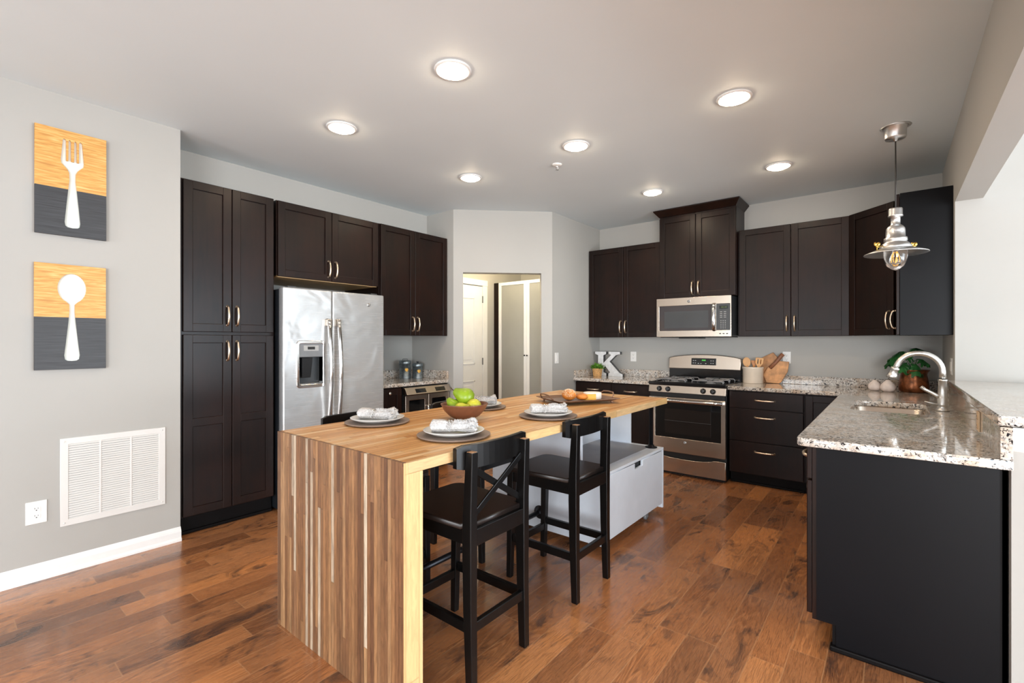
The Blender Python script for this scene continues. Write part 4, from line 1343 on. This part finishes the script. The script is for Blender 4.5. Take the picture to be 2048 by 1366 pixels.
a38 = R(38.93)
rx, ry = math.cos(a38), math.sin(a38)


def inb(r, f, z):
    return (BX + r * rx - f * ry, BYy + r * ry + f * rx, IT + z)


pear('pear', inb(0.000, 0.02, 0.120), 1.22, R(-62), R(38), M_PEAR, 'large green pear lying on top of the bowl of pears')
pear('pear', inb(-0.060, 0.0, 0.073), 0.88, R(40), R(210), M_PEAR, 'small green pear at the left of the bowl')
pear('pear', inb(0.054, -0.016, 0.074), 0.98, R(80), R(120), M_PEARY, 'yellow pear at the right of the bowl')
pear('pear', inb(-0.012, -0.052, 0.064), 0.82, R(75), R(30), M_PEARY, 'yellow pear low at the front of the bowl')
pear('pear', inb(0.005, 0.055, 0.066), 0.82, R(70), R(-60), M_PEAR, 'green pear at the back of the bowl')

# tray with bread and cheese
tc = (-1.722, 2.862)
tang = math.atan2(0.345, 0.186)
ty = thing('serving_tray', 'bronze serving tray with two handles and ball feet on the island', 'tray', (tc[0], tc[1], IT), tang)
hl, hs = 0.205, 0.150
v = MB()
A = rrect(-hl, hl, -hs, hs, 0.03)
Bq = rrect(-hl - 0.035, hl + 0.035, -hs - 0.030, hs + 0.030, 0.012)
zs = [(A, 0.0160), (A, 0.0185), (Bq, 0.030), (Bq, 0.0335)]
la = [v.bm.verts.new((x, y, 0.0160)) for x, y in A]
lb = [v.bm.verts.new((x, y, 0.0305)) for x, y in Bq]
lc = [v.bm.verts.new((x, y, 0.0330)) for x, y in Bq]
ld = [v.bm.verts.new((x, y, 0.0190)) for x, y in A]
for P_, Q_ in ((la, lb), (lb, lc), (lc, ld)):
    for i in range(len(P_)):
        v.bm.faces.new([P_[i], P_[(i + 1) % len(P_)], Q_[(i + 1) % len(P_)], Q_[i]])
v.bm.faces.new(la[::-1])
v.bm.faces.new(ld)
v.build('dish', M_TRAY, ty)
for s in (-1, 1):
    x = s * (hl + 0.030)
    MB().tube([(x, -0.085, 0.031), (x + s * 0.012, -0.080, 0.048), (x + s * 0.022, -0.060, 0.062), (x + s * 0.024, 0.0, 0.066), (x + s * 0.022, 0.060, 0.062), (x + s * 0.012, 0.080, 0.048), (x, 0.085, 0.031)], 0.005, 8).build('handle', M_TRAY, ty)
for x in (-0.19, 0.19):
    for y in (-0.14, 0.14):
        MB().ball((x, y, 0.0085), 0.0085, 12, 8).build('foot', M_TRAY, ty)


def ont(a, b_, z):
    return (tc[0] + a * math.cos(tang) - b_ * math.sin(tang), tc[1] + a * math.sin(tang) + b_ * math.cos(tang), IT + z)


rnd = random.Random(5)
bn = tag(MB().ball((0, 0, 0), (0.050, 0.050, 0.032), 28, 18, lambda p: Vector((p.x, p.y, p.z * (1.0 + 0.12 * (p.z > 0))))).move(Matrix.Rotation(R(28), 4, 'X')).build('seeded_roll', M_BREAD), 'large seeded bread roll propped up on the serving tray', 'bread roll')
bn.location = ont(-0.078, -0.020, 0.0565)
bn.rotation_euler = (0, 0, R(38))
sd = MB()
for _ in range(260):
    a = rnd.uniform(0, 2 * PI)
    q = math.sqrt(rnd.uniform(0, 0.86))
    z = 0.0362 * math.sqrt(max(0, 1 - q * q))
    sd.ball((0.050 * q * math.cos(a), 0.050 * q * math.sin(a), z), (0.0022, 0.0015, 0.0010), 6, 4)
so = sd.move(Matrix.Rotation(R(28), 4, 'X')).build('seeds', M_SEED, bn)
so['kind'] = 'stuff'
ro = tag(MB().ball((0, 0, 0.021), (0.042, 0.042, 0.024), 24, 14, lambda p: Vector((p.x, p.y, p.z if p.z > 0 else p.z * 0.85))).build('bread_roll', M_BREAD), 'small glossy bread roll between the seeded roll and the cheese', 'bread roll')
ro.location = ont(0.010, -0.045, 0.0192)
wh = tag(MB().lathe([(0, 0), (0.060, 0), (0.064, 0.005), (0.064, 0.040), (0.060, 0.045), (0, 0.045)], seg=40).build('white_cheese_wheel', M_BRIE), 'white round cheese at the back of the serving tray', 'cheese')
wh.location = ont(0.120, -0.005, 0.0192)
wg = tag(MB().hexa([(-0.055, -0.018, 0), (0.03, -0.026, 0), (0.03, 0.012, 0), (-0.055, 0.012, 0)], [(-0.055, -0.016, 0.036), (0.03, -0.024, 0.040), (0.03, 0.010, 0.040), (-0.055, 0.010, 0.036)], 0.002).build('cheese_wedge', M_CHEESE), 'yellow cheese wedge in front of the white cheese on the tray', 'cheese')
wg.location = ont(0.075, -0.066, 0.0192)
wg.rotation_euler = (0, 0, R(30))

# ------------------------------------------------------------------ worktop things
ZC = 0.9143
# tin canisters
for x, y, r, h, nm in ((-4.200, 3.315, 0.064, 0.195, 'larger galvanised tin canister with a wire handle beside the refrigerator'), (-4.095, 3.405, 0.056, 0.165, 'smaller galvanised tin canister with a low knob in the nook')):
    cn = thing('canister', nm, 'canister', (x, y, 0.9233), 0, 'tin canisters')
    MB().lathe([(0, 0), (r, 0), (r, 0.004), (r - 0.002, 0.008), (r - 0.002, h - 0.03), (0, h - 0.03)], seg=40).build('can', M_GALV, cn)
    MB().lathe([(r + 0.001, h - 0.034), (r + 0.002, h - 0.032), (r + 0.002, h - 0.004), (r - 0.004, h), (r * 0.5, h + 0.004), (0, h + 0.005)], seg=40).build('lid', M_GALV, cn)
    if h > 0.18:
        MB().tube([(-0.030 * rx, -0.030 * ry, h), (-0.024 * rx, -0.024 * ry, h + 0.018), (0.024 * rx, 0.024 * ry, h + 0.018), (0.030 * rx, 0.030 * ry, h)], 0.003, 8).build('handle', M_DGREY, cn)
    else:
        MB().lathe([(0.010, 0), (0.012, 0.012), (0.016, 0.016), (0.012, 0.020), (0, 0.021)], (0, 0, h + 0.003), 16).build('knob', M_DGREY, cn)
    dc = MB()
    pts = [(0.020 * math.cos(R(a)), 0.018 * math.sin(R(a)) * (1 + 0.25 * math.sin(R(a * 3)))) for a in range(0, 360, 24)]
    dirv = R(-22)
    vs = []
    for a_, z_ in pts:
        th = dirv + a_ / r
        vs.append(dc.bm.verts.new(((r - 0.0012) * math.cos(th), (r - 0.0012) * math.sin(th), h * 0.5 + z_)))
    cen = dc.bm.verts.new(((r - 0.0008) * math.cos(dirv), (r - 0.0008) * math.sin(dirv), h * 0.5))
    for i in range(len(vs)):
        dc.bm.faces.new([cen, vs[i], vs[(i + 1) % len(vs)]])
    dc.build('decal', M_AMBER, cn)

# letter K
KO = [(0.0, 0.0), (0.150, 0.0), (0.150, 0.030), (0.112, 0.045), (0.112, 0.090), (0.135, 0.120), (0.200, 0.045), (0.178, 0.030), (0.178, 0.0), (0.365, 0.0), (0.365, 0.028), (0.325, 0.042), (0.195, 0.175), (0.275, 0.250), (0.310, 0.262), (0.330, 0.262), (0.330, 0.293), (0.185, 0.293), (0.185, 0.264), (0.215, 0.255), (0.112, 0.155), (0.112, 0.250), (0.148, 0.264), (0.148, 0.293), (0.0, 0.293), (0.0, 0.264), (0.040, 0.250), (0.040, 0.045), (0.0, 0.030)]
kx, ky = -2.846, 5.15
kl = thing('letter_k', 'large white letter K standing behind the small potted plant', 'letter', (kx, ky, ZC))
MB().outline([KO], 0.050, T(0, 0.029, 0) @ XZ).build('letter_body', M_LETTERRIM, kl)
KI = MB().outline([KO], 0.004, T(0, 0.002, 0) @ XZ, 0.0019)
KI.build('letter_face', M_LETTER, kl)

# small plant
pp = thing('potted_plant', 'small green plant in a wicker pot in front of the letter K', 'potted plant', (-2.752, 5.035, ZC), 0, 'potted plants')
MB().lathe([(0, 0), (0.047, 0), (0.050, 0.004), (0.060, 0.092), (0.063, 0.095), (0.057, 0.097), (0.052, 0.085), (0, 0.082)], seg=32).build('pot', M_BASKET, pp)
rnd = random.Random(9)
fo = MB()
for _ in range(190):
    a, e = rnd.uniform(0, 2 * PI), rnd.uniform(0.15, 1.45)
    ln = rnd.uniform(0.05, 0.095)
    d_ = Vector((math.cos(a) * math.cos(e), math.sin(a) * math.cos(e), math.sin(e)))
    s0 = Vector((0.030 * math.cos(a) * rnd.random(), 0.030 * math.sin(a) * rnd.random(), 0.083))
    t1 = s0 + d_ * ln
    w = d_.cross(Vector((0, 0, 1)))
    w = (w.normalized() if w.length > 1e-3 else Vector((1, 0, 0))) * 0.007
    mpt = s0 + d_ * ln * 0.65 + Vector((0, 0, 0.006))
    q_ = [fo.bm.verts.new(p) for p in (s0, mpt + w, t1, mpt - w)]
    fo.bm.faces.new(q_)
fo.build('foliage', M_GRASS, pp, recalc=False)

# utensil crock and wooden tools
CX_, CY_ = -1.088, 5.188
cr_ = tag(MB().lathe([(0, 0), (0.088, 0), (0.092, 0.004), (0.093, 0.140), (0.096, 0.146), (0.097, 0.158), (0.094, 0.163), (0.089, 0.162), (0.086, 0.150), (0.085, 0.010), (0, 0.008)], seg=48).build('utensil_crock', M_CROCK), 'cream stoneware crock of wooden utensils right of the range', 'crock')
cr_.location = (CX_, CY_, ZC)


def tool(name, head, hx, hy, tilt, m, label, lean=0.0):
    """A utensil standing in the crock: its handle down inside, the head outline (x, z) above the rim, facing the camera."""
    mb = MB().tube([(0, 0, -0.13), (0, 0, 0.02)], 0.0055, 8)
    mb.outline(head, 0.008, XZ, 0.002)
    mx = Matrix.Rotation(R(15), 4, 'Z') @ Matrix.Rotation(tilt, 4, 'Y') @ Matrix.Rotation(lean, 4, 'X')
    o = tag(mb.move(mx).build(name, m), label, 'utensil', 'wooden utensils in the crock')
    o.location = (CX_ + hx, CY_ + hy, ZC + 0.158)
    return o


tool('wooden_spoon', [[(0.006, 0.0)] + [(0.036 * math.sin(R(a)), 0.052 - 0.048 * math.cos(R(a))) for a in range(15, 346, 15)] + [(-0.006, 0.0)]], -0.050, 0.0, R(-8), M_SPOON, 'wooden spoon with a round bowl at the left of the crock')
tool('wooden_spatula', [[(-0.006, 0), (0.006, 0), (0.027, 0.045), (0.030, 0.068), (-0.030, 0.066), (-0.027, 0.045)]], 0.003, 0.03, R(3), M_SPOON2, 'short amber flat spatula in the middle of the crock')
tool('slotted_turner', [[(-0.008, 0), (0.008, 0), (0.034, 0.040), (0.036, 0.092), (0.030, 0.097), (-0.030, 0.097), (-0.036, 0.092), (-0.034, 0.040)], rrect(-0.017, -0.008, 0.035, 0.080, 0.004), rrect(0.008, 0.017, 0.035, 0.080, 0.004)], 0.052, -0.01, R(7), M_SPOON, 'wooden slotted turner at the right of the crock')

# cutting boards leaning on the wall
b1 = thing('cutting_board', 'cutting board with a peaked end leaning behind the crock', 'cutting board', (-0.96, 5.298, ZC + 0.0012), 0, 'wooden cutting boards')
MB().outline([[(-0.115, 0.0), (0.085, 0.0), (0.085, 0.235), (0.032, 0.305), (-0.040, 0.268), (-0.095, 0.235)]], 0.018, XZ, 0.003).move(Matrix.Rotation(R(-3), 4, 'X')).build('board', M_BOARD2, b1)
b2 = thing('cutting_board', 'worn paddle cutting board with a dark handle leaning beside the crock', 'cutting board', (-0.92, 5.262, ZC + 0.0012), 0, 'wooden cutting boards')
lean = Matrix.Rotation(R(-5), 4, 'X')
MB().outline([[(-0.060, 0.004), (0.048, 0.0), (0.066, 0.010), (0.124, 0.120), (0.134, 0.216), (0.052, 0.222), (-0.05, 0.16), (-0.09, 0.08)]], 0.018, XZ, 0.003).move(lean).build('board', M_BOARD, b2)
hdl = MB().tube([(-0.030, -0.012, 0.150), (0.020, -0.014, 0.205), (0.060, -0.012, 0.262), (0.082, -0.010, 0.292)], [0.018, 0.017, 0.019, 0.020], 12)
hdl.move(lean).build('handle', M_HANDLEWOOD, b2)

# gourds and copper planter near the sink
for (x, y, s_, nm) in ((-0.118, 5.030, 1.2, 'small white gourd at the far left of the gourds by the copper planter'), (-0.030, 4.985, 1.32, 'largest white gourd in front of the gourds by the copper planter'), (-0.025, 5.095, 1.12, 'white gourd half hidden behind the largest gourd')):
    gq = thing('gourd', nm, 'gourd', (x, y, ZC), 0, 'white gourds')
    MB().lathe([(0, 0), (0.022 * s_, 0.001), (0.036 * s_, 0.012 * s_), (0.040 * s_, 0.028 * s_), (0.034 * s_, 0.046 * s_), (0.020 * s_, 0.062 * s_), (0.011 * s_, 0.072 * s_), (0, 0.075 * s_)], seg=28).build('fruit', M_GARLIC, gq)
    MB().tube([(0, 0, 0.073 * s_), (0.003, 0, 0.082 * s_), (0.009, 0.002, 0.088 * s_)], 0.002, 6).build('stem', M_STEM, gq)
cpx, cpy = 0.135, 5.085
cpt = thing('potted_plant', 'leafy green plant in an aged copper pot behind the faucet', 'potted plant', (cpx, cpy, ZC), 0, 'potted plants')
MB().lathe([(0, 0), (0.086, 0), (0.095, 0.010), (0.100, 0.040), (0.096, 0.085), (0.086, 0.135), (0.084, 0.148), (0.090, 0.165), (0.101, 0.178), (0.104, 0.182), (0.099, 0.184), (0.086, 0.170), (0.078, 0.150), (0.078, 0.140), (0, 0.140)], seg=56).build('pot', M_COPPER, cpt)
MB().lathe([(0, 0.150), (0.076, 0.149), (0.0775, 0.1405)], seg=24).build('soil', M_SOIL, cpt)
rnd = random.Random(4)


def leaf(ax, ay, az, yaw, pitch, size):
    o_ = []
    N = 36
    for k in range(N):
        a = 2 * PI * k / N
        r = 0.5 + 0.12 * math.cos(a) + (0.10 if k % 4 < 2 else -0.06) * (0.2 if (k < 3 or k > 33) else 1)
        o_.append((size * (r * math.cos(a) + 0.45), size * 0.85 * r * math.sin(a)))
    mb = MB()
    c0 = mb.bm.verts.new((size * 0.4, 0, 0.012))
    base_ = [mb.bm.verts.new((x, y, 0.010 - 2.2 * y * y / size - 0.6 * max(0, x - size * .3) ** 2 / size)) for x, y in o_]
    for k in range(N):
        f = mb.bm.faces.new([c0, base_[k], base_[(k + 1) % N]])
        f.smooth = True
    mb.tube([(size * 0.05, 0, 0.008), (-0.02, 0, -0.02)], 0.002, 6)
    mb.move(T(ax, ay, az) @ Matrix.Rotation(yaw, 4, 'Z') @ Matrix.Rotation(pitch, 4, 'Y'))
    mb.tube([(0, 0, 0.145), (ax * 0.5, ay * 0.5, (az + 0.145) / 2 + 0.02), (ax, ay, az)], 0.0022, 6)
    return mb.build('leaf', M_LEAF, cpt, recalc=False)


for ax, ay, az, yaw, pitch, size in ((-0.070, -0.020, 0.300, 190, 8, 0.10), (-0.110, 0.010, 0.265, 170, 22, 0.10), (-0.050, -0.045, 0.235, 235, 30, 0.10), (-0.020, -0.010, 0.345, 30, -8, 0.11), (-0.060, 0.020, 0.325, 130, 5, 0.10),
                                     (-0.100, -0.020, 0.205, 195, 35, 0.09), (0.000, -0.040, 0.230, 290, 35, 0.11), (0.020, 0.000, 0.265, 340, 12, 0.09), (-0.035, -0.030, 0.310, 250, 10, 0.10), (-0.095, -0.035, 0.275, 215, 15, 0.10), (0.010, -0.030, 0.205, 310, 40, 0.09)):
    leaf(ax, ay, az, R(yaw), R(pitch), size)


# ------------------------------------------------------------------ plates on the walls (local frame faces -y)
def plate(name, label, loc, rot, w, h, kind, m=None):
    t = thing(name, label, 'light switch' if 'switch' in name else 'outlet', loc, R(rot))
    MB().box(-w / 2, w / 2, -0.006, -0.0003, -h / 2, h / 2, 0.003).build('cover_plate', m or M_WHITE, t)
    if kind == 'duplex':
        for dz in (-0.020, 0.020):
            f_ = MB().outline([[(0.017 * math.cos(R(a)), max(-0.013, min(0.013, 0.017 * math.sin(R(a)))) + dz) for a in range(0, 360, 15)]], 0.003, T(0, -0.0068, 0) @ XZ).build('receptacle', m or M_WHITE, t)
            sl = MB().box(-0.0075, -0.0055, -0.0088, -0.0080, dz, dz + 0.008).box(0.0055, 0.0075, -0.0088, -0.0080, dz, dz + 0.007).box(-0.0025, 0.0025, -0.0088, -0.0080, dz - 0.009, dz - 0.004)
            sl.build('slots', M_DGREY, f_)
    else:
        n = 2 if w > 0.1 else 1
        for i in range(n):
            x = (i - (n - 1) / 2) * 0.046
            MB().box(x - 0.016, x + 0.016, -0.009, -0.005, -0.033, 0.033, 0.002).build('rocker', m or M_WHITE, t)
    return t


plate('outlet', 'white duplex outlet low on the left wall beside the return grille', (XL, 0.376, 0.378), 90, 0.086, 0.125, 'duplex')
plate('outlet', 'white outlet above the worktop between the letter K and the range', (-2.43, YB, 1.150), 0, 0.072, 0.118, 'duplex')
plate('outlet', 'white outlet on the back wall behind the cutting boards', (-0.815, YB, 1.172), 0, 0.072, 0.118, 'duplex')
plate('light_switch', 'white light switch beside the pantry opening', (-2.885, 4.353, 1.148), 90, 0.072, 0.118, 'rocker')
plate('light_switch', 'white double switch plate on the right wall behind the faucet', (XR, 4.535, 1.153), -90, 0.118, 0.118, 'rocker')
plate('outlet', 'beige horizontal outlet in the granite riser beside the peninsula end', (0.294, 2.877, 0.980), -90, 0.072, 0.085, 'duplex', plain('beige_plastic', (206, 176, 140), 0.35))

# return air grille on the left wall
gr = thing('return_air_grille', 'large white return air grille low on the left wall', 'air grille', (XL, 0.471, 0.519), ROT_R)
GW, GH = 0.502, 0.503
MB().outline([[(0, -GH / 2), (GW, -GH / 2), (GW, GH / 2), (0, GH / 2)]] + [rrect(0.036 + 0.1465 * i, 0.036 + 0.1465 * i + 0.137, -GH / 2 + 0.036, GH / 2 - 0.036, 0.002) for i in range(3)], 0.008, T(0, -0.0045, 0) @ XZ, 0.002).build('frame', M_GRILLE, gr)
MB().box(0.03, GW - 0.03, -0.0012, -0.0004, -GH / 2 + 0.03, GH / 2 - 0.03).build('duct_backing', M_DGREY, gr)
for i in range(3):
    l2 = MB()
    x0 = 0.036 + 0.1465 * i
    n = 33
    for k in range(n):
        z = -GH / 2 + 0.038 + k * (GH - 0.076) / (n - 1)
        l2.hexa([(x0 - .001, -0.0085, z - 0.006), (x0 + .138, -0.0085, z - 0.006), (x0 + .138, -0.0075, z - 0.006), (x0 - .001, -0.0075, z - 0.006)],
                [(x0 - .001, -0.0025, z + 0.005), (x0 + .138, -0.0025, z + 0.005), (x0 + .138, -0.0015, z + 0.005), (x0 - .001, -0.0015, z + 0.005)])
    l2.build('louver_bank', M_GRILLE, gr)
for x in (0.018, GW - 0.018):
    for z in (-GH / 2 + 0.018, GH / 2 - 0.018):
        MB().lathe([(0.005, 0), (0.004, 0.002), (0, 0.0025)], (x, -0.0085, z), 12, axis=(0, -1, 0)).build('screw', M_GRILLE, gr)


# ------------------------------------------------------------------ fork and spoon wall boards
def m_board(name, split):
    s = NT(name)
    co, ax = s.xyz()
    i = s.math('FLOOR', s.math('MULTIPLY', ax[2], 11.0))
    rv = s.n('ShaderNodeTexWhiteNoise', {'W': i}, noise_dimensions='1D').outputs[0]
    g = s.vec(s.math('ADD', s.math('MULTIPLY', ax[0], 3.5), s.math('MULTIPLY', rv, 9.0)), 0.0, s.math('MULTIPLY', ax[2], 46.0))
    gr_ = s.noise(g, 2.4, 4, 0.55, 0.7)
    w = s.ramp(gr_, [(0.28, lin((186, 128, 60))), (0.5, lin((216, 160, 84))), (0.75, lin((236, 196, 128)))])
    kn = s.n('ShaderNodeTexVoronoi', {'Vector': s.vec(s.math('MULTIPLY', ax[0], 6.5), 0.0, s.math('MULTIPLY', ax[2], 11.0)), 'Scale': 1.0}).outputs[0]
    w = s.mix(s.ramp(kn, [(0.04, (1, 1, 1, 1)), (0.13, (0, 0, 0, 1))]), w, lin((128, 70, 30)))
    g2 = s.vec(s.math('MULTIPLY', ax[0], 2.5), 0.0, s.math('MULTIPLY', ax[2], 90.0))
    bk = s.ramp(s.noise(g2, 2.0, 4, 0.6), [(0.3, lin((38, 38, 40))), (0.7, lin((66, 67, 70)))])
    up = s.math('GREATER_THAN', ax[2], split)
    s.p(Base_Color=s.mix(up, bk, w), Roughness=0.5)
    return s.m


def art(name, label, y, z, w, h, split, cut):
    t = thing(name, label, 'wall art', (XL, y, z), ROT_R, 'cutlery boards on the left wall')
    bd_ = MB().outline([[(0, 0), (w, 0), (w, h), (0, h)], cut], 0.018, T(0, -0.016, 0) @ XZ, 0.001)
    bd_.build('board', m_board(name + '_two_tone', split), t)
    MB().box(0.012, w - 0.012, -0.0115, -0.0008, 0.012, h - 0.012).build('cutlery_inlay', plain('pale_inlay', (226, 230, 222), 0.45, vary=0.03), t)
    return t


def mirror(half):
    """Closes an outline given by its right half, from top centre to bottom centre."""
    return half + [(-x, z) for x, z in half[::-1] if x > 1e-6]


w, h = 0.305, 0.604
cx = w * 0.51
# fork: four tines, shoulder, neck and flaring handle, measured down from the top edge
rt = [(0.006, 0.172), (0.0065, 0.060), (0.010, 0.052), (0.015, 0.052), (0.0175, 0.060), (0.0185, 0.172), (0.027, 0.172), (0.0275, 0.056), (0.032, 0.050), (0.038, 0.050), (0.042, 0.058), (0.050, 0.170), (0.048, 0.190), (0.022, 0.222), (0.015, 0.240), (0.014, 0.285), (0.020, 0.350), (0.030, 0.470), (0.034, 0.525), (0.031, 0.545), (0.022, 0.553), (0.0, 0.556)]
fork = [(cx + x, h - z) for x, z in mirror([(0.0, 0.172)] + rt)]
art('fork_wall_board', 'pine and black wooden wall board with a white fork, upper of two', 0.367, 1.934, w, h, 0.268, fork)
h2 = 0.600
sp_ = [(0.0, 0.050)] + [(0.062 * math.sin(R(a)), 0.135 - 0.085 * math.cos(R(a))) for a in range(12, 166, 12)] + [(0.0125, 0.228), (0.012, 0.27), (0.017, 0.34), (0.028, 0.46), (0.034, 0.52), (0.031, 0.543), (0.020, 0.551), (0.0, 0.553)]
spoon = [(cx + x, h2 - z) for x, z in mirror(sp_)]
art('spoon_wall_board', 'pine and black wooden wall board with a white spoon, lower of two', 0.365, 1.169, w, h2, 0.298, spoon)
